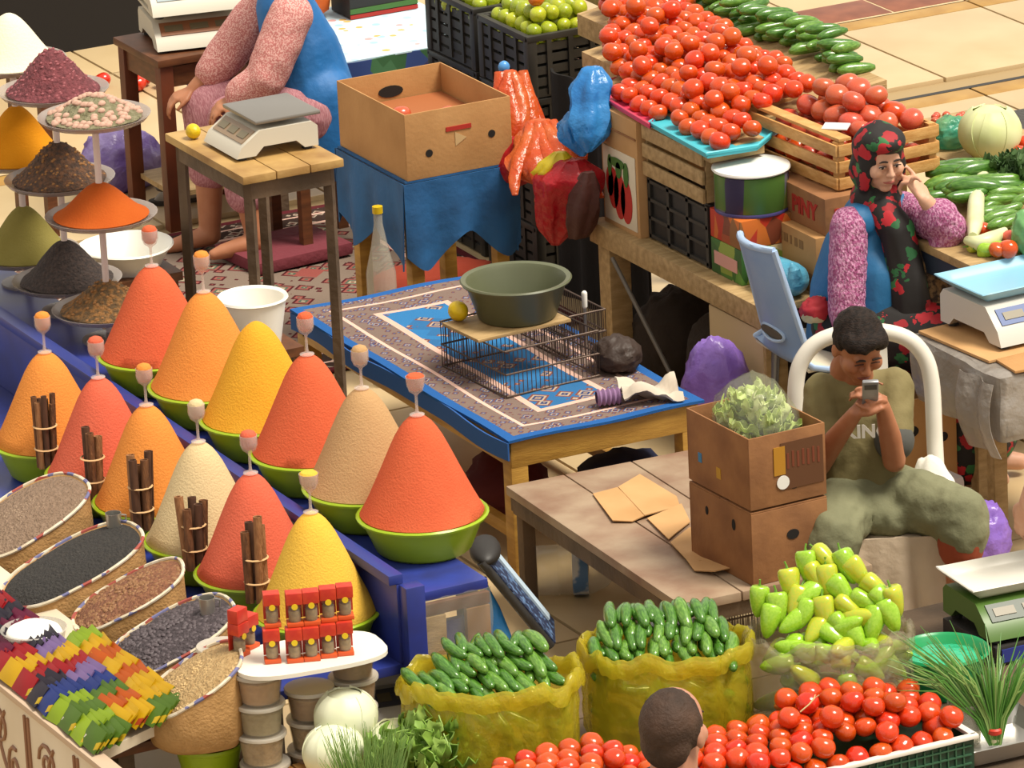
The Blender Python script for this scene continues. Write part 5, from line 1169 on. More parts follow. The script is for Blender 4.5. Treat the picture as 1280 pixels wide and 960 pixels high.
t = thing('stool', 'low pale wooden stool carrying the film-wrapped box', 'stool', (.80, -2.44, 0))
MB().box((0, 0, .42), (.40, .36, .035), bev=.004).to('seat', WOOD_P, t)
for x in (-.17, .17):
    for y in (-.14, .14): MB().box((x, y, .20), (.05, .05, .40), bev=.004).to('leg', WOOD_P, t)
zq = .6715
single('cardboard_sheet', MB().box((0, 0, .006), (.50, .40, .010), bev=.002), CARD_L, 'cardboard sheet directly under the blue-trayed scale', 'cardboard', (.72, -2.29, zq), R_(4))
single('cardboard_sheet', MB().box((0, 0, .005), (.46, .22, .009), bev=.002), CARD, 'second cardboard sheet in front of the blue-trayed scale', 'cardboard', (.74, -2.55, zq), R_(-5))
scp = P(1225, 368, zq+.03)
scale_thing('weighing scale with a light blue tray on the film-wrapped box', V((.745, -2.27, zq+.025)), R_(2), .38, .36, .115, mat('pale_blue_tray', '86b8d0', .3), mat('scale_grey_white', 'c4c0b8', .4), panel='2c4a86')
t = carton('carton', 'open brown carton with hand holes behind the white chair', (.50, -1.84, 0), R_(0), .30, .34, .41, CARD, holes=(('-y', -.03, .30, .035, .022), ('-y', .10, .26, .016, .016)))
crumple('blue_bag', 'shiny blue plastic bag hanging behind the white chair', 'bag', V((.43, -1.93, .19)), (.085, .06, .15), mat('royal_blue_film', '1f5ab8', .2, trans=.2, bump=(14, .8)), 51, .2)
p51 = bpy.data.objects['blue_bag']
t = thing('white_block', 'white foam block on the floor behind the boy', 'block', (.40, -2.33, 0), R_(5)); MB().box((0, 0, .13), (.11, .12, .26), bev=.02).to('block_body', mat('foam_white', 'b8aca8', .8, bump=(30, .2)), t)
crumple('carrier_bag', "lilac plastic bag on the floor beside the boy's leg", 'bag', V((.38, -2.62, 0)), (.085, .08, .14), mat('lilac_bag', '7a55b8'), 61, .2)
# ------------------------------------------------------------------ right-hand vegetable display
t = thing('side_display', 'low display table of mixed vegetables at the right edge', 'table', (1.33, -1.60, 0))
MB().box((-.16, -.145, .84), (.98, .65, .03), bev=.004).to('table_top', WOOD_P, t); MB().box((.12, .65, .84), (.42, .93, .03), bev=.004).to('table_top', WOOD_P, t)
for x, y in ((-.60, -.43), (-.10, .12), (.28, -.43), (.28, 1.05), (-.04, 1.05)): MB().box((x, y, .41), (.05, .05, .82)).to('leg', WOOD_P, t)
MB().box((-.635, -.145, .79), (.02, .6, .07)).to('apron', mat('dark_blue_board', '2a3444', .6), t)
ZV = .857
random.seed(101)
def veg(px, py, z): q = P(px, py, z); return q
CAB = mat('pale_cabbage', 'ccd494', .5, var=(6, 'dfe2b8', .35, .7), trans=.1); CABW = mat('white_cabbage', 'e0e4c0', .5, var=(6, 'eaecd4', .35, .7), trans=.1)
def cabbage(label, c, r, mt, seed):
    t = thing('cabbage', label, 'cabbage', c); MB().ell((0, 0, r*.88), (r*.96, r*.96, r*.88), 24, 16, wob=lambda d: 1+.03*noise.noise(d*2+V((seed, 0, 0)))).to('head', mt, t, smooth=80)
    for k in range(7):
        a0 = k*.9+seed
        def f(u, v, a0=a0, k=k):
            el = -.9+1.9*u; az = a0+(v-.5)*1.9*(1-.35*u); rr_ = r*(1.0+.02*(k % 3)+.03*math.sin(v*15+k)*abs(v-.5)+.08*u*abs(v-.5)); return (rr_*math.cos(el)*math.cos(az), rr_*math.cos(el)*math.sin(az), max(r*.88+rr_*.9*math.sin(el), .002))
        MB().sheet(f, 10, 12, .004).to('leaf', mt, t, smooth=80)
    return t
q = veg(1238, 190, ZV+.02); cabbage('pale green cabbage half in glare on the right-hand display', (q.x, q.y, ZV), .105, CAB, 1)
for k in range(24):
    x = rnd(1182, 1250); y = rnd(205, 242); cucumber(veg(x, y, ZV+.03+.03*rnd(0, 1.5)), RT*1+HD*rnd(-.2, .5)+UP*rnd(-.1, .1), rnd(.15, .19), 'long green cucumber lying behind the white marrow on the right display', 'cucumbers at the right edge, far heap')
for k in range(22):
    x = rnd(1238, 1300); y = rnd(228, 282); cucumber(veg(x, y, ZV+.02+.03*rnd(0, 1.2)), RT*.8+HD*rnd(.1, .6)+UP*rnd(-.1, .15), rnd(.12, .14), 'short green cucumber in front of the white marrow on the right display', 'cucumbers at the right edge, near heap', CM[1:2])
t = single('marrow', MB().tube([V(veg(x, y, ZV+.05))-V(veg(1225, 290, ZV)) for x, y in ((1248, 214), (1232, 217), (1222, 232), (1220, 255), (1219, 278), (1216, 296))], [.012, .022, .026, .028, .03, .016], 12), mat('pale_marrow', 'c8cc96', .4, var=(8, 'd8dab4', .35, .7)), 'curved whitish marrow lying between the cucumbers', 'marrow', veg(1225, 290, ZV), smooth=80)
t = single('marrow', MB().tube([V(veg(x, y, ZV+.04))-V(veg(1235, 300, ZV)) for x, y in ((1208, 300), (1222, 304), (1240, 300), (1256, 288))], [.014, .026, .03, .012], 12), mat('pale_marrow', 'c8cc96'), 'short whitish marrow near the right-hand tomatoes', 'marrow', veg(1235, 300, ZV), smooth=80)
for k, (x, y, r) in enumerate(((1230, 287, .028), (1263, 298, .034), (1260, 311, .034), (1246, 312, .028), (1275, 275, .03), (1272, 190, .03), (1280, 178, .03), (1290, 290, .034))): tomato(TM if k != 1 else TMP, veg(x, y, ZV+.03), r, 'red tomato on the right display among marrows and cucumbers', 'tomatoes at the right edge')
for k in range(16): tomato(TMP, (veg(rnd(1168, 1212), rnd(142, 160), ZV+.03)), .014*rnd(.9, 1.1), 'tiny red cherry tomato behind the cabbage on the right display', 'cherry tomatoes on the right display', 'cherry_tomato')
for k, (x, y) in enumerate(((1210, 308), (1222, 312), (1238, 310))):
    o = pepper(veg(x, y, ZV+.02), RT*1+HD*rnd(-.3, .3), .08, 'yellow pepper below the white marrow on the right display', 'yellow peppers at the right edge')
crumple('greens_bag', 'teal-tinted clear bag of greens behind the seated woman', 'bag', V(veg(1190, 183, ZV)), (.07, .06, .06), mat('teal_film', '3fa88c', .25, alpha=.7, trans=.2, var=(9, '8fc080', .4, .6), bump=(16, .8)), 71, .2)
crumple('green_film_bag', 'light green plastic bag at the edge of the right display', 'bag', V(veg(1284, 315, ZV)), (.05, .05, .08), mat('light_green_film', '78b070', .3, trans=.2), 73, .2)
DG = mat('dark_herb', '26401a', .7, var=(30, '3a5a24', .35, .65)); t = thing('herb_bunch', 'dark green leafy herb bunch at the right edge', 'herbs', veg(1272, 235, ZV)); rr = random.Random(8); hl = leaf_mesh(DG, 2, .05, .035, .008)
for k in range(60): link('leaf', hl, t, (rr.uniform(-.06, .08), rr.uniform(-.06, .07), rr.uniform(.0, .08)), (rr.uniform(-.5, 1.2), rr.uniform(-.5, .5), rr.uniform(0, 6)))
# ------------------------------------------------------------------ front right: scale, basin, chives
t = scale_thing('weighing scale with a white tray at the lower right edge', V((-.42, -4.16, ZF+.075)), R_(-4), .34, .30, .09, mat('glare_white_tray', 'd8d4c8', .3), mat('olive_green_body', '4a6a28', .4), panel='2a3a28')
st = thing('scale_box', 'dark box under the white-trayed scale at the lower right', 'box', (-.42, -4.16, ZF)); MB().box((0, 0, .030), (.34, .30, .060), bev=.006).to('box_body', BLACK_PL, st)
for o in (st,): MB().box((-.10, -.152, .03), (.10, .004, .04)).to('blue_patch', BLUE_SH, o)
q = P(1172, 825, ZF+.10); t = thing('green_basin', 'emerald green basin with wet film beside the pepper bag', 'basin', (q.x+.02, q.y, ZF))
MB().lathe([(.02, 0), (.09, 0), (.125, .12), (.135, .125), (.13, .132), (.12, .125), (.085, .008), (.02, .006)], 34).to('basin_wall', mat('emerald_plastic', '1c9a5c', .3, trans=.15), t)
MB().ell((0, 0, .10), (.11, .11, .02), 24, 10, wob=lambda d: 1+.12*noise.noise(d*5)).to('wet_film', mat('emerald_film', '3fc090', .12, trans=.2, bump=(20, .8)), t)
q = P(1228, 918, ZF+.06); t = thing('metal_pan', 'shallow steel pan holding the chives at the lower right', 'tray', (q.x+.05, q.y+.02, ZF), R_(-2))
MB().sheet(lambda u, v: ((u-.5)*.30, (v-.5)*.26, .012+.05*max(0, (max(abs(u-.5), abs(v-.5))*2-.86)/.14)), 24, 24, .004).to('pan_body', METAL, t)
pr = V((q.x+.05, q.y+.02, ZF+.02))
t = thing('plastic_cup', 'clear plastic cup lying beside the chives', 'cup', pr+RT*-.07+V((0, .02, 0)), 0)
MB().lathe([(.02, 0), (.042, 0), (.05, .12), (.048, .12), (.04, .004), (.02, .003)], 22).to('cup_body', mat('clear_pet', 'dcd8cc'), t)
t = thing('chives', 'fan of long green chives tied with a red band at the lower right', 'herbs', pr+RT*.0+HD*-.02+UP*.002); rr = random.Random(12); g = MB(); g2 = MB()
for k in range(150):
    a = rr.uniform(-1, 1); b = rr.uniform(-1, 1); base = RT*(.016*a)+HD*(.012*b); mid = base+UP*.08-RT*.01+RT*.03*a; L = rr.uniform(.26, .37)
    tip = base+UP*L*rr.uniform(.62, .85)+RT*(-.06+.22*a)+HD*(.10*b+.08); bend = (mid+tip)/2+UP*rr.uniform(.02, .05)
    (g if k % 3 else g2).tube([base, mid, bend, tip], [.0028, .0028, .0024, .0008], 5)
stuff(g.to('blades', mat('chive_green', '4a7a2c', .4, rnd=.1), t)); stuff(g2.to('pale_blades', mat('chive_pale', '88a85c', .4), t))
MB().lathe([(.017, .03), (.023, .035), (.023, .045), (.017, .05)], 18, ends=False).to('red_band', mat('red_band', 'c03018', .5), t)
MB().ell((0, 0, .012), (.018, .015, .014), 12, 8).to('white_roots', mat('chive_roots', 'c8c09a', .6), t)
# ------------------------------------------------------------------ front left: cabbages, lettuce, dill, small scale
tb = thing('vegetable_tray', 'shallow wooden tray under the front cabbages and lettuce', 'tray', (-2.58, -4.22, ZF), 0)
for k in range(4): MB().box((-.165+.11*k, 0, .055), (.105, .46, .014), bev=.003).to('slat', WOOD_C, tb)
for s_ in (-1, 1): MB().box((0, s_*.20, .024), (.40, .04, .046)).to('runner', WOOD_C, tb)
q = P(432, 895, .65); cabbage('round white cabbage highest in the front group beside the tubs', (q.x, q.y, ZF+.13), .085, CABW, 2)
q = P(392, 960, ZF+.06); cabbage('pale cabbage cut by the bottom edge in front of the tubs', (q.x+.02, q.y-.10, ZF+.064), .085, CABW, 3)
q = P(487, 945, ZF+.08); cabbage('white cabbage in glare behind the curly lettuce', (q.x, q.y-.04, ZF+.064), .075, CABW, 4)
CUR = mat('curly_lettuce', '5f8c24', .5, var=(14, '8fb44a', .35, .7), trans=.25); cl_ = leaf_mesh(CUR, 3, .09, .08, .014); cl2 = leaf_mesh(mat('curly_lettuce_pale', '9cbc5a', .5, trans=.25), 5, .09, .08, .014)
q = P(525, 955, ZF+.10); t = thing('curly_lettuce', 'frilly green lettuce at the bottom edge beside the cabbages', 'lettuce', (q.x-.01, q.y-.04, ZF+.02)); rr = random.Random(9)
for k in range(70):
    a = rr.uniform(0, 6.28); rad = .095*math.sqrt(rr.random()); link('leaf', cl_ if k % 3 else cl2, t, (rad*math.cos(a), rad*math.sin(a), .10+.05*(1-(rad/.1)**2)+rr.uniform(-.05, .02)), (rr.uniform(-.2, 1.1), rr.uniform(-.4, .4), rr.uniform(0, 6.28)))
MB().ell((0, 0, .06), (.085, .085, .06), 18, 10).to('lettuce_heart', CUR, t)
q = P(440, 965, ZF+.10); t = thing('dill_bunch', 'feathery pale green herb bunch in front of the cabbages', 'herbs', (q.x, q.y-.12, ZF+.064)); g = MB(); rr = random.Random(10)
q0 = V((q.x, q.y, ZF))
for k in range(220):
    a = rr.uniform(-1, 1); b = rr.uniform(-1, 1); base = V((0, 0, .0))+RT*.06*a-HD*.05; tip = base+UP*rr.uniform(.13, .24)+RT*(.05*a+rr.uniform(-.03, .03))+HD*rr.uniform(-.02, .05)
    g.tube([base, (base+tip)/2+RT*rr.uniform(-.012, .012), tip], [.0018, .0015, .0006], 4)
stuff(g.to('fronds', mat('dill_green', '7a9a50', .6, rnd=.1), t))
t = scale_thing('small white scale half hidden between tubs and yellow bag', P(500, 880, ZF+.03)*1+V((0, 0, 0)), R_(-10), .20, .18, .08, mat('glass_tray', 'c8c8c8', .1, alpha=.6), mat('scale_grey_white', 'c4c0b8'), panel='4a4a50')
t.location.z = ZF+.012
# ------------------------------------------------------------------ people
class Fig(MB):
    def C(s, a, ra, b, rb): s.cap(a, ra, b, rb, 14, 5); return s
    def chain(s, pts, rs):
        for i in range(len(pts)-1): s.cap(pts[i], rs[i], pts[i+1], rs[i+1], 14, 5)
        return s
    def E(s, c, r, M): s.ell(c, r, 20, 14, M); return s
def grow(fig, name, mt, voxel, it=4, parent=None, org=(0, 0, 0), fac=.5, disp=None):
    """one continuous surface from overlapping volumes"""
    o = V(org); fig.v = [tuple(V(p)-o) for p in fig.v]
    me = fig.mesh(name, mt, 0); ob = bpy.data.objects.new(name, me)
    r = ob.modifiers.new('r', 'REMESH'); r.mode = 'VOXEL'; r.voxel_size = voxel
    sm = ob.modifiers.new('s', 'SMOOTH'); sm.factor = fac; sm.iterations = it
    nm = evaluated_mesh(ob); COL.objects.link(ob); ob.modifiers.clear(); ob.data = nm; nm.name = name; bpy.data.meshes.remove(me)
    if disp:
        nn = [v.normal.copy() for v in nm.vertices]; co = []
        for v, n_ in zip(nm.vertices, nn): co += list(v.co+n_*disp(v.co))
        nm.vertices.foreach_set('co', co); nm.update()
    nm.shade_smooth(); nm.materials.clear(); nm.materials.append(mt)
    if parent is not None: ob.parent = parent
    else: ob.location = o
    return ob
def hframe(c, f, up=UP):
    f = V(f).normalized(); x = f.cross(up).normalized(); u = x.cross(f); M = Matrix.Identity(4)
    for i in range(3): M[i][0] = x[i]; M[i][1] = f[i]; M[i][2] = u[i]; M[i][3] = c[i]
    return M            # local x = person's right-hand side as seen facing f... y = forward, z = up
def head_prims(F, M, s=1.0, female=False):
    def S(c): return tuple(k*s for k in c)
    def E(c, r): F.E(S(c), S(r), M)
    def C(a, ra, b, rb): F.C(M @ V(S(a)), ra*s, M @ V(S(b)), rb*s)
    E((0, -.008, .03), (.075, .094, .088)); E((0, .022, -.045), (.056, .064, .062)); E((0, .058, -.088), (.026, .024, .020))
    C((-.034, .074, .026), .013, (.034, .074, .026), .013)
    C((0, .086, .014), .008, (0, .104, -.020), .0115); E((-.012, .094, -.024), (.009, .010, .008)); E((.012, .094, -.024), (.009, .010, .008))
    for q in (-1, 1): E((q*.042, .054, -.018), (.028, .032, .030)); E((q*.077, -.006, -.004), (.010, .021, .032))
    E((0, .078, -.058), (.026, .016, .016)); C((0, -.02, -.06), .052, (0, -.035, -.15), .054)
def face_parts(par, org, M, s, eye=True, lipc='9a4a40', browc='2a1c14', down=False):
    o = V(org)
    def mk(nm, fn, mt, pr2=None):
        f = MB(); fn(f); f.v = [tuple(V(p)-o) for p in f.v]; return f.to(nm, mt, par if pr2 is None else pr2, smooth=80)
    for q in (-1, 1):
        mk('eyebrow', lambda f: f.tube([M @ V((q*a*s, (.0885-.10*(a-.03)*.6)*s, (.030+.004*math.sin((a-.012)/.036*3.1))*s)) for a in (.012, .022, .034, .046)], [.003*s, .0042*s, .004*s, .002*s], 6), mat('brow_hair', browc, .8))
        if eye:
            ey = mk('eye', lambda f: f.ell((q*.029*s, .0775*s, .006*s), (.0135*s, .0075*s, .0065*s), 12, 8, M), mat('eye_white', 'd8d0c8', .3))
            mk('iris', lambda f: f.ell((q*.029*s, .083*s, .005*s), (.0058*s, .0035*s, .006*s), 10, 7, M), mat('eye_iris', '1c120c', .2), ey)
        mk('eyelid', lambda f: f.tube([M @ V((q*a*s, (.0865-.10*abs(a-.028)*.8)*s, (.0125-.18*abs(a-.029))*s)) for a in (.014, .022, .030, .038, .045)], .0022*s, 6), mat('lash_line', '3a2218', .7))
    mk('lips', lambda f: f.tube([M @ V((a*s, (.0945-2.2*a*a*8)*s, -.0545*s)) for a in (-.023, -.012, 0, .012, .023)], [.002*s, .0046*s, .0052*s, .0046*s, .002*s], 8), mat('lips_'+lipc, lipc, .4))
def hand_prims(F, Wr, d, n, side, s=1.0, curl=(.5, .5, .5, .5), thumb=.5, spread=.08):
    """wrist, finger direction, palm-facing normal, side=+1/-1 puts the thumb on d x n"""
    d = V(d).normalized(); n = V(n); n = (n-d*n.dot(d)).normalized(); t = d.cross(n)*side
    Wr = V(Wr); F.C(Wr-d*.01*s, .023*s, Wr+d*.02*s, .021*s)
    offs = (.030, .010, -.010, -.028); lens = ((.040, .026, .021), (.045, .029, .022), (.041, .027, .021), (.032, .020, .018))
    for k in range(4):
        kn = Wr+d*(.085-.004*abs(k-1))*s+t*offs[k]*s; F.C(Wr+d*.015*s+t*offs[k]*.6*s, .015*s, kn, .0115*s)
        cd = (d+t*spread*(1.5-k)).normalized(); p = kn; ang = 0
        for j, L in enumerate(lens[k]):
            ang = curl[k]*(1.0 if j == 0 else .9)
            ax = cd.cross(n); cdn = (cd*math.cos(ang)+n*math.sin(ang)).normalized(); nn_ = (n*math.cos(ang)-cd*math.sin(ang)).normalized(); n2 = nn_
            q = p+cdn*L*s; F.C(p, (.0098-.0012*j)*s, q, (.0090-.0013*j)*s); p = q; cd = cdn; n = n2 if j < 2 else n
        n = V(n)
        n = (V(n)-d*V(n).dot(d)); n = n.normalized() if n.length > .05 else t.cross(d)*side
        n = (t.cross(d)*(1 if t.cross(d).dot(n) > 0 else -1)).normalized()
    b = Wr+d*.018*s+t*.020*s; td = (d*.75+t*.75+n*thumb*.6).normalized(); q = b+td*.042*s; F.C(b, .015*s, q, .0115*s)
    td2 = (d*.95+t*.25+n*thumb).normalized(); q2 = q+td2*.030*s; F.C(q, .0112*s, q2, .0098*s); F.C(q2, .0098*s, q2+(d+n*thumb*1.2).normalized()*.022*s, .0080*s)
def skin(nm, c, c2): return mat(nm, c, .55, var=(14, c2, .35, .7), sss=.12)
# ---------------------------------------------------------------- the boy
S0 = P(1078, 650, .43); S0.z = 0
def L_(a, b, z): return S0+RT*a-HD*b+UP*z
# white chair
t = thing('plastic_chair', 'white plastic armchair with an arched back that the boy sits on', 'chair', L_(.03, 0, 0), -YAW)
CHW = mat('white_chair_plastic', 'dedad0', .35, var=(5, 'cfc9bc', .35, .7))
def lc(a, b, z): return (a, -b, z)
arch = [lc(-.215, -.12, .43), lc(-.215, -.19, .62), lc(-.212, -.225, .80), lc(-.185, -.24, .89), lc(-.12, -.25, .945), lc(0, -.255, .965), lc(.12, -.25, .945), lc(.185, -.24, .89), lc(.212, -.225, .80), lc(.215, -.19, .62), lc(.215, -.12, .43)]
def smooth_path(p, n=6):
    out = []
    p = [V(q) for q in p]
    for i in range(len(p)-1):
        p0, p1, p2, p3 = p[max(i-1, 0)], p[i], p[i+1], p[min(i+2, len(p)-1)]
        for k in range(n):
            u = k/n; out.append(.5*((2*p1)+(-p0+p2)*u+(2*p0-5*p1+4*p2-p3)*u*u+(-p0+3*p1-3*p2+p3)*u**3))
    return out+[p[-1]]
MB().tube(smooth_path(arch), .026, 12).to('back_frame', CHW, t)
for x, w_ in ((-.055, .045), (.055, .045)): MB().sheet(lambda u, v, x=x, w_=w_: lc(x+(u-.5)*w_, -.135-.115*v+.0, .44+.51*v), 4, 12, .012).to('back_slat', CHW, t)
MB().sheet(lambda u, v: ((u-.5)*.45, (v-.5)*.42, .425-.012*math.sin(math.pi*u)*math.sin(math.pi*v)), 12, 12, .016).to('seat', CHW, t)
for x in (-.19, .19):
    for y in (-.18, .18): MB().tube([(x, y, .42), (x*1.12, y*1.1, 0)], [.026, .02], 10).to('leg', CHW, t)
# beige cloth hanging over the seat front
def skirt(u, v):
    a = -.24+.48*u; fold = .022*math.sin(u*22+.6)+.012*math.sin(u*41); bb = .235+(.02+fold)*v+.03*v
    return (a*(1+.12*v), -(bb), .452-.36*v)
BEI = mat('beige_drape', 'cab69e', .85, var=(6, 'b8a48c', .35, .7), bump=(18, .3))
o = thing('seat_drape', "beige cloth draped over the front of the boy's chair", 'cloth', L_(.03, 0, 0), -YAW)
MB().sheet(skirt, 50, 14, .008).to('drape_front', BEI, o)
MB().sheet(lambda u, v: (-.24+.48*u, -.235+.40*v, .443+.006*math.sin(12*u+5*v)), 16, 12, .008).to('drape_top', BEI, o)
for s_ in (-1, 1): MB().sheet(lambda u, v, s_=s_: (s_*(.245+.03*v+.012*math.sin(u*14)), -.225+.38*u, .445-.30*v), 24, 10, .008).to('drape_side', BEI, o)
single('white_cloth', MB().sheet(lambda u, v: ((u-.5)*.16, (v-.5)*.17, .03+.13*math.sin(3*u+.2)*math.sin(3.1*v)+.02*noise.noise(V((u*6, v*6, 3)))-.05*max(0, v-.7)), 20, 20, .008), mat('bright_white_cloth', 'e0dcd2', .9, bump=(14, .4)), "crumpled bright white cloth beside the boy's hip on the chair", 'cloth', L_(.225, -.05, .452), -YAW)
SKB = skin('boy_skin', '9c6242', 'a86e4e')
bo = thing('person', 'boy in an olive T-shirt and khaki trousers looking down at a phone', 'person', L_(0, 0, 0))
org = L_(0, 0, 0)
F = Fig()
hc = L_(-.005, .10, 1.03); hf = -HD*.80+RT*.28-UP*.52; HM = hframe(hc, hf, (UP*1+V((0, 0, 0))))
head_prims(F, HM, .93)
neck = L_(0, .03, .90)
F.chain([hc-UP*.04-(-HD)*.03, L_(0, .02, .88)], [.045, .048])
shL, shR = L_(-.112, .01, .865), L_(.112, .01, .870)
F.chain([L_(0, -.02, .50), L_(0, -.015, .68), L_(0, .0, .84)], [.095, .095, .08]); F.C(shL, .045, shR, .045)
elL, elR = L_(-.135, .13, .665), L_(.092, .17, .680); wrL, wrR = L_(-.028, .245, .865), L_(.058, .245, .880)
F.chain([shL, elL], [.042, .036]); F.chain([elL, L_(-.09, .185, .76), wrL], [.036, .035, .024]); F.chain([shR, elR], [.042, .036]); F.chain([elR, L_(.08, .20, .77), wrR], [.036, .035, .024])
kn1, kn2 = L_(-.115, .34, .50), L_(.285, .27, .525)
F.chain([L_(-.07, 0, .50), kn1], [.08, .058]); F.chain([L_(.07, 0, .50), kn2], [.08, .058])
an1, an2 = L_(-.12, .33, .07), L_(.275, .33, .08)
F.chain([kn1, L_(-.118, .31, .32), an1], [.054, .050, .034]); F.chain([kn2, L_(.283, .285, .36), an2], [.054, .052, .034])
for an in (an1, an2): F.C(an-UP*.03+HD*.02, .034, an-UP*.045-HD*.12, .026)
ph = L_(.018, .285, .945)
hand_prims(F, wrL, (UP*.75+RT*.62-HD*.12), (HD*.9+UP*.1)*-1+RT*.6+HD*1.2, -1, .80, (.75, .8, .85, .9), .5)
hand_prims(F, wrR, (UP*.75-RT*.60-HD*.12), -RT*.6+HD*.3, 1, .80, (.75, .8, .85, .9), .5)
grow(F, 'body', SKB, .0055, 3, bo, org)
HAIRB = mat('dark_brown_hair', '17100d', .6, var=(60, '2a1e18', .4, .65), bump=(120, .4), stretch=(1, 1, 3), spec=.2)
F = Fig(); s_ = .93
for c_, r_ in (((0, -.020, .050), (.083, .094, .083)), ((0, .050, .088), (.058, .040, .026)), ((-.045, .03, .070), (.036, .05, .035)), ((.045, .03, .070), (.036, .05, .035)), ((0, -.07, -.005), (.062, .038, .06)), ((-.072, -.012, .03), (.013, .032, .045)), ((.072, -.012, .03), (.013, .032, .045)), ((.02, .06, .075), (.04, .034, .026))): F.E(tuple(k*s_ for k in c_), tuple(k*s_ for k in r_), HM)
grow(F, 'hair', HAIRB, .006, 2, bo, org, disp=lambda c: .004*noise.noise(c*V((60, 60, 25))))
face_parts(bo, org, HM, .93, eye=False, lipc='7a3c30')
OLI = mat('olive_tshirt', '7c7048', .85, var=(7, '6e643e', .35, .7), bump=(30, .2)); KHA = mat('khaki_trousers', '7a7a5c', .85, var=(6, '6c6c50', .35, .7), bump=(22, .35))
F = Fig(); F.chain([L_(0, .0, .50), L_(0, .005, .60), L_(0, .0, .70), L_(0, .005, .84)], [.125, .120, .118, .092]); F.chain([L_(-.06, .05, .56), L_(-.05, .05, .72)], [.085, .075]); F.chain([L_(.06, .05, .56), L_(.05, .05, .72)], [.085, .075]); F.C(shL, .053, shR, .053)
F.chain([shL, shL.lerp(elL, .62)], [.058, .062]); F.chain([shR, shR.lerp(elR, .62)], [.058, .062])
sh = grow(F, 'tshirt', OLI, .008, 4, bo, org, disp=lambda c: .006*noise.noise(c*V((14, 14, 9)))+.004*noise.noise(c*28))
F = Fig()
for e0, s0 in ((elL, shL), (elR, shR)):
    F = Fig(); q = s0.lerp(e0, .60); d = (e0-s0).normalized(); F.C(q+d*.030, .0635, q+d*.036, .0635)
    grow(F, 'sleeve_hem', mat('grey_hem', '4a4a46', .85), .007, 1, sh, org)
te = link('shirt_lettering', text_mesh('KING', .058, mat('white_shirt_print', 'd8d4c8', .8), bold=.002), sh); td = -HD*.93+UP*.12
te.location = L_(.012, .163, .775)-org; te.rotation_euler = ori(RT, (UP+HD*-.05).normalized(), -HD)
F = Fig()
for hp, kn, an, e_ in ((L_(-.06, .02, .505), kn1, an1, .62), (L_(.06, .02, .505), kn2, an2, .16)):
    F.chain([hp, hp.lerp(kn, .5)+UP*.012, kn], [.115, .105, .088]); F.chain([kn, kn.lerp(an, e_)], [.088, .080])
F.chain([L_(0, -.02, .51), L_(0, .06, .52)], [.12, .11]); F.chain([kn1.lerp(kn2, .5)*1-(-HD)*.12+UP*-.02, L_(0, .10, .51)], [.06, .10])
grow(F, 'trousers', KHA, .009, 3, bo, org, disp=lambda c: .013*noise.noise(c*V((9, 9, 12)))+.007*noise.noise(c*26))
F = Fig(); d = (an2-kn2).normalized(); q = kn2.lerp(an2, .2); F.C(q, .075, q+d*.008, .072); grow(F, 'trouser_cuff', mat('rust_cuff', '8a3a1c', .8), .008, 1, bo, org)
t = thing('mobile_phone', "small silver mobile phone held in the boy's hands", 'phone', ph, 0); zax = (HD*-.25+UP*.55-(-HD)*.0+HD*1.0); zax = (HD*.75+UP*.45).normalized(); yax = (UP-zax*UP.dot(zax)).normalized(); xax = yax.cross(zax)
t.rotation_euler = ori(xax, yax, zax)
MB().box((0, 0, 0), (.050, .105, .014), bev=.005).to('phone_body', mat('phone_silver', '8a8a8c', .3, metal=.4), t); MB().box((0, .012, .008), (.040, .05, .002)).to('phone_screen', mat('phone_glass', '20242a', .1), t); MB().box((0, .03, -.0075), (.038, .02, .002)).to('phone_back_plate', mat('phone_dark', '2a2a2c', .3), t)
# ---------------------------------------------------------------- the veiled woman
S1 = V((CH.x+.02, CH.y, 0))
def W_(a, b, z): return S1+RT*a-HD*b+UP*z
wo = thing('person', 'woman in a rose-patterned black headscarf and blue vest resting her cheek on her hand', 'person', S1)
org = V(S1)
SKW = skin('woman_skin', 'c8967a', 'd0a288')
F = Fig(); hc = W_(.098, .06, 1.135); hf = -HD*.86+RT*.34-UP*.20; HM = hframe(hc, hf)
head_prims(F, HM, .90)
F.chain([hc-UP*.08+HD*.02, W_(.07, .0, .96)], [.05, .055])
sA, sB = W_(-.015, .115, .92), W_(.175, -.03, .925)
F.chain([W_(0, 0, .55), W_(.03, 0, .75), W_(.065, .02, .90)], [.12, .11, .09]); F.C(sA, .05, sB, .05)
eA, wA = W_(-.035, .185, .66), W_(.0, .235, .50); eB, wB = W_(.315, .14, .905), W_(.240, .16, 1.010)
F.chain([sA, eA, wA], [.048, .042, .028]); F.chain([sB, eB], [.048, .042]); F.chain([eB, wB], [.042, .026])
hand_prims(F, wA, -UP*.5+RT*.6-HD*.3, -UP, -1, .9, (.3, .3, .35, .4), .3)
hand_prims(F, wB, (hc+RT*.072-HD*.045-UP*.03-wB).normalized()+UP*.1, -RT*.8+HD*.6, -1, .92, (.15, .7, 1.0, 1.1), .4)
k1, k2 = W_(.33, .22, .53), W_(.40, .05, .53)
F.chain([W_(.0, .06, .55), k1, W_(.34, .24, .10)], [.10, .075, .05]); F.chain([W_(.06, -.06, .55), k2, W_(.42, .07, .10)], [.10, .075, .05])
for q in (W_(.34, .24, .07), W_(.42, .07, .07)): F.C(q, .04, q+RT*.12-UP*.02, .03)
grow(F, 'body', SKW, .0055, 3, wo, org)
face_parts(wo, org, HM, .90, lipc='a0544a', browc='2c1e16')
VES = mat('blue_vest', '1f6a9c', .6, var=(6, '185a88', .35, .7), bump=(20, .2)); 
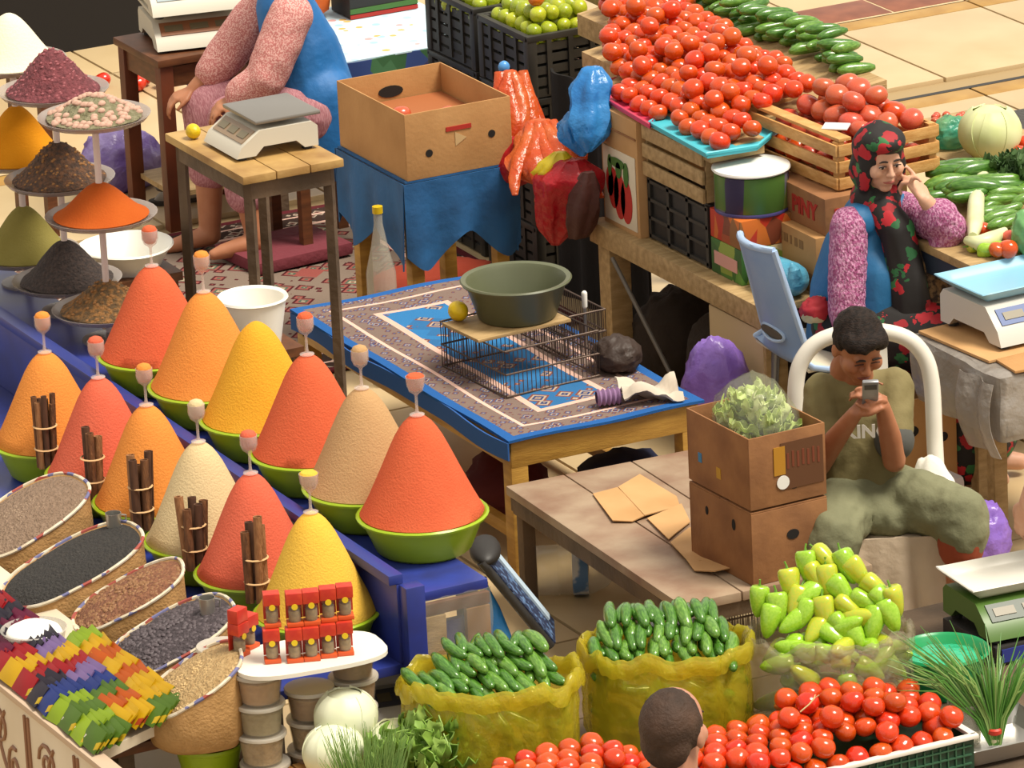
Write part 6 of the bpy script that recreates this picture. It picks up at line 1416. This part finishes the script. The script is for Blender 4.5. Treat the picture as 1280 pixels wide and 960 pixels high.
F = Fig(); F.chain([W_(0, 0, .52), W_(.0, .01, .65), W_(.03, .01, .78), W_(.06, .02, .915)], [.165, .150, .140, .095]); F.C(sA.lerp(sB, .16)+UP*.008, .062, sA.lerp(sB, .9)+UP*.008, .060); F.chain([W_(.07, .10, .55), W_(.08, .09, .74)], [.115, .10])
F.chain([W_(.03, .08, .55), k1.lerp(W_(.03, .08, .55), .25)], [.13, .10]); F.chain([W_(.06, -.05, .55), k2.lerp(W_(.06, -.05, .55), .25)], [.13, .10])
grow(F, 'vest', VES, .009, 4, wo, org, disp=lambda c: .006*noise.noise(c*V((12, 12, 6))))
LACE = mat('pink_lace', '9a4a78', .85, var=(130, 'c890b0', .42, .60), bump=(120, .8), stretch=(1, 1, .6))
F = Fig(); F.chain([sA+UP*.005, sA.lerp(eA, .5), eA, eA.lerp(wA, .75)], [.064, .066, .063, .062]); grow(F, 'sleeve', LACE, .008, 3, wo, org, disp=lambda c: .004*noise.noise(c*40))
F = Fig(); F.chain([sB, eB], [.064, .062]); F.chain([eB, eB.lerp(wB, .42)], [.062, .066]); F.chain([eB, eB-UP*.045-RT*.02], [.06, .05]); grow(F, 'sleeve', LACE, .008, 3, wo, org, disp=lambda c: .004*noise.noise(c*40))
ROSE = cells('rose_scarf', ['a81824', '15100f', 'b01c28', '1f5a30', '15100f', '98141e', '2a6a38'], 21, .7, base='15100f', basecut=.50, warp=.05)
F = Fig(); s_ = .90
for c_, r_ in (((0, -.022, .028), (.096, .103, .112)), ((0, .018, .088), (.084, .082, .046)), ((0, -.05, -.06), (.095, .075, .10)), ((-.068, .012, -.04), (.026, .052, .085)), ((.068, .012, -.04), (.026, .052, .085)), ((0, .02, -.145), (.075, .07, .045))): F.E(tuple(k*s_ for k in c_), tuple(k*s_ for k in r_), HM)
F.chain([hc-UP*.125+HD*.04, W_(.07, -.02, .97)], [.075, .075]); F.chain([W_(.05, .04, .985), W_(.11, .06, .97)], [.055, .055])
grow(F, 'headscarf', ROSE, .007, 3, wo, org, disp=lambda c: .004*noise.noise(c*22))
F = Fig(); F.chain([hc-UP*.17-HD*.02, W_(.145, .12, .90), W_(.17, .14, .78), W_(.185, .165, .66), W_(.185, .18, .52)], [.055, .058, .060, .065, .075]); F.chain([W_(.12, .13, .92), W_(.14, .16, .76), W_(.14, .18, .58)], [.035, .035, .035])
grow(F, 'scarf_end', ROSE, .008, 3, wo, org, disp=lambda c: .009*noise.noise(c*V((20, 20, 5))))
F = Fig(); F.chain([W_(.20, .0, .88), W_(.235, .06, .75), W_(.26, .1, .60)], [.06, .075, .085]); grow(F, 'dress', mat('brown_speckled_dress', '3a2a1e', .85, var=(50, '8a6a44', .45, .6)), .009, 3, wo, org)
F = Fig(); F.chain([W_(.0, .06, .56), k1, W_(.34, .24, .16)], [.15, .115, .12]); F.chain([W_(.06, -.06, .56), k2, W_(.42, .07, .16)], [.15, .115, .12]); grow(F, 'skirt', ROSE, .011, 3, wo, org)
F = Fig(); q = W_(.10, .20, .585); F.C(q, .014, q+RT*.035+UP*.018, .012); F.C(q, .014, q-RT*.03+UP*.012, .012); F.C(q, .011, q-UP*.05+RT*.015, .008); grow(F, 'bow', mat('silver_bow', '8a9298', .4), .005, 2, wo, org)
# ---------------------------------------------------------------- the pink-sleeved vendor
S2 = P(392, 165, .46); S2.z = 0
def K_(a, b, z): return S2+RT*a-HD*b+UP*z
vo = thing('person', 'vendor in a pink dotted dress and bright blue vest seated behind the tall table', 'person', S2); org = V(S2)
F = Fig(); hc = K_(-.09, .03, 1.20); HM = hframe(hc, -RT*.9-HD*.35-UP*.1); head_prims(F, HM, .93)
sA, sB = K_(-.055, .15, .965), K_(-.13, -.15, .965)
F.chain([K_(0, 0, .55), K_(-.03, 0, .75), K_(-.08, 0, .93)], [.13, .12, .10]); F.C(sA, .055, sB, .055); F.chain([hc-UP*.05, K_(-.08, 0, 1.0)], [.05, .055])
eA, wA = K_(-.16, .22, .745), K_(-.275, .19, .665); eB, wB = K_(-.33, -.10, .74), K_(-.45, -.06, .635)
F.chain([sA, eA, wA], [.052, .045, .030]); F.chain([sB, eB, wB], [.05, .043, .030])
hand_prims(F, wA, -RT*.85-HD*.2-UP*.35, -UP-HD*-.2, 1, .95, (.4, .45, .5, .5), .35); hand_prims(F, wB, -RT*.9-UP*.28-HD*.2, -UP+HD*.1, 1, .95, (.5, .6, .6, .6), .4)
k1, k2 = K_(-.30, .14, .56), K_(-.40, -.06, .56)
a1, a2 = K_(-.235, .20, .115), K_(-.42, .0, .09)
F.chain([K_(0, .09, .55), k1, a1], [.11, .075, .042]); F.chain([K_(0, -.09, .55), k2, a2], [.11, .075, .042])
for q in (a1, a2): F.C(q-UP*.02, .042, q-RT*.13-HD*.03-UP*.045, .030); F.C(q-RT*.13-HD*.03-UP*.045, .03, q-RT*.165-HD*.04-UP*.052, .022)
SKV = skin('vendor_skin', 'a86c4a', 'b47a58'); grow(F, 'body', SKV, .0065, 3, vo, org)
face_parts(vo, org, HM, .93)
PDOT = mat('pink_dotted_cloth', 'b8706c', .85, var=(170, 'd8a8a0', .45, .58, 1), bump=(30, .2)); PLEG = mat('pink_striped_cloth', '9c626a', .85, var=(60, 'b8848a', .4, .6), bump=(30, .2), stretch=(6, 1, 1))
for s0, e0, w0, f in ((sA, eA, wA, .86), (sB, eB, wB, .42)):
    F = Fig(); F.chain([s0, s0.lerp(e0, .5), e0, e0.lerp(w0, f)], [.085, .088, .080, .066]); grow(F, 'sleeve', PDOT, .01, 3, vo, org, disp=lambda c: .006*noise.noise(c*V((14, 14, 14))))
F = Fig(); F.chain([K_(0, .09, .56), k1, k1.lerp(a1, .62)], [.135, .10, .085]); F.chain([K_(0, -.09, .56), k2, k2.lerp(a2, .5)], [.135, .10, .085]); grow(F, 'trousers', PLEG, .011, 3, vo, org, disp=lambda c: .008*noise.noise(c*V((11, 11, 11))))
F = Fig(); F.chain([K_(.02, 0, .50), K_(.0, 0, .62), K_(-.03, 0, .78), K_(-.08, 0, .95)], [.185, .17, .150, .115]); F.chain([K_(.06, .06, .42), K_(.04, .07, .62)], [.14, .13]); F.C(sA.lerp(sB, .1), .062, sA.lerp(sB, .9), .062)
grow(F, 'vest', mat('bright_blue_vest', '1a6cb0', .6, var=(6, '165c98', .35, .7), bump=(18, .25)), .011, 4, vo, org, disp=lambda c: .008*noise.noise(c*V((10, 10, 5))))
F = Fig(); s_ = .95
for c_, r_ in (((0, -.02, .03), (.095, .10, .11)), ((0, .018, .085), (.084, .082, .046)), ((0, -.055, -.06), (.085, .07, .10))): F.E(tuple(k*s_ for k in c_), tuple(k*s_ for k in r_), HM)
grow(F, 'headscarf', mat('white_scarf', 'c8c0b8', .8), .008, 3, vo, org)
F = Fig(); d = (wA-eA).normalized(); F.C(wA-d*.004, .036, wA+d*.004, .036); grow(F, 'bracelet', mat('pale_bracelet', 'd8d0b8', .3), .005, 1, vo, org)
t = thing('stool', 'dark stool the pink-sleeved vendor sits on', 'stool', (S2.x+.02, S2.y, 0)); MB().box((0, 0, .40), (.36, .36, .04), bev=.005).to('seat', WOOD_D, t)
for x in (-.14, .14):
    for y in (-.14, .14): MB().box((x, y, .19), (.04, .04, .38)).to('leg', WOOD_D, t)
# ---------------------------------------------------------------- standing customer seen from behind, and a passer-by at the right edge
def standing(label, base, face, ht, skinm, hairm, shirt, legs, pose='down', head_s=1.0, sleeve=.55, longskirt=False, xo=0):
    f = V(face).normalized(); x = f.cross(UP); B0 = V(base); k = ht/1.72
    def G(a, b, z): return B0+x*a*k+f*b*k+UP*z*k
    po = thing('person', label, 'person', B0); org = V(B0); F = Fig(); hc = G(0, .02, 1.60); HM = hframe(hc, f-UP*.05); head_prims(F, HM, head_s*k)
    F.chain([G(0, 0, .95), G(0, 0, 1.15), G(0, 0, 1.38)], [.14*k, .13*k, .12*k]); s1, s2 = G(-.18, 0, 1.40), G(.18, 0, 1.40); F.C(s1, .06*k, s2, .06*k); F.chain([hc-UP*.06, G(0, -.01, 1.42)], [.055*k, .06*k])
    for sg, s0 in ((-1, s1), (1, s2)):
        e0, w0 = G(sg*.25, -.02, 1.12), G(sg*.25, .10, .88); F.chain([s0, e0, w0], [.055*k, .045*k, .030*k]); hand_prims(F, w0, -UP+f*.3, -x*sg, sg, k, (.3, .35, .4, .4), .3)
        F.chain([G(sg*.09, 0, .92), G(sg*.10, .02, .50), G(sg*.10, -.01, .09)], [.095*k, .065*k, .042*k]); F.C(G(sg*.10, -.03, .05), .045*k, G(sg*.11, .15, .035), .032*k)
    grow(F, 'body', skinm, .0065, 3, po, org)
    F = Fig(); F.chain([G(0, 0, .92), G(0, 0, 1.15), G(0, 0, 1.38)], [.165*k, .155*k, .145*k]); F.C(s1, .075*k, s2, .075*k)
    for sg, s0 in ((-1, s1), (1, s2)): F.chain([s0, s0.lerp(G(sg*.25, -.02, 1.12), sleeve)], [.078*k, .072*k])
    grow(F, 'shirt', shirt, .011, 4, po, org, disp=lambda c: .006*noise.noise(c*11))
    F = Fig()
    if longskirt: F.chain([G(0, 0, .98), G(0, 0, .6), G(0, 0, .2)], [.20*k, .22*k, .235*k])
    else:
        for sg in (-1, 1): F.chain([G(sg*.08, 0, .92), G(sg*.10, .02, .50), G(sg*.10, -.01, .12)], [.12*k, .09*k, .075*k])
    grow(F, 'skirt' if longskirt else 'trousers', legs, .012, 3, po, org)
    F = Fig()
    for c_, r_ in (((0, -.022, .030), (.079, .090, .092)), ((0, -.055, -.012), (.068, .045, .070)), ((-.070, -.012, .02), (.010, .030, .045)), ((.070, -.012, .02), (.010, .030, .045))): F.E(tuple(q*head_s*k for q in c_), tuple(q*head_s*k for q in r_), HM)
    grow(F, 'hair', hairm, .006, 2, po, org, disp=lambda c: .0015*noise.noise(c*90)); face_parts(po, org, HM, head_s*k)
    return po
hm = P(838, 919, 1.60); 
standing('dark-haired man seen from behind in front of the tomato crate', (hm.x, hm.y, 0), HD*.90+RT*.42, 1.72, skin('man_skin', 'a8745a', 'b4806a'), mat('short_brown_hair', '35271f', .65, var=(9, '5a4336', .45, .75), bump=(160, .3), spec=.25), mat('navy_shirt', '2a3248', .8), mat('dark_trousers', '24242a', .8), head_s=.92)
pr_ = P(1382, 560, .95)
standing('person in a dark floral top and teal skirt cut off by the right edge', (pr_.x, pr_.y, 0), HD*.6-RT*.5, 1.60, SKW, mat('black_hair', '15110f', .5), cells('dark_floral', ['b04a50', '20181c', '20181c', 'c8b0a0', '20181c'], 26, .8, base='20181c', basecut=.35), mat('teal_skirt', '1c6a7a', .8), longskirt=True, sleeve=1.05)
bpy.data.scenes.remove(_ts)
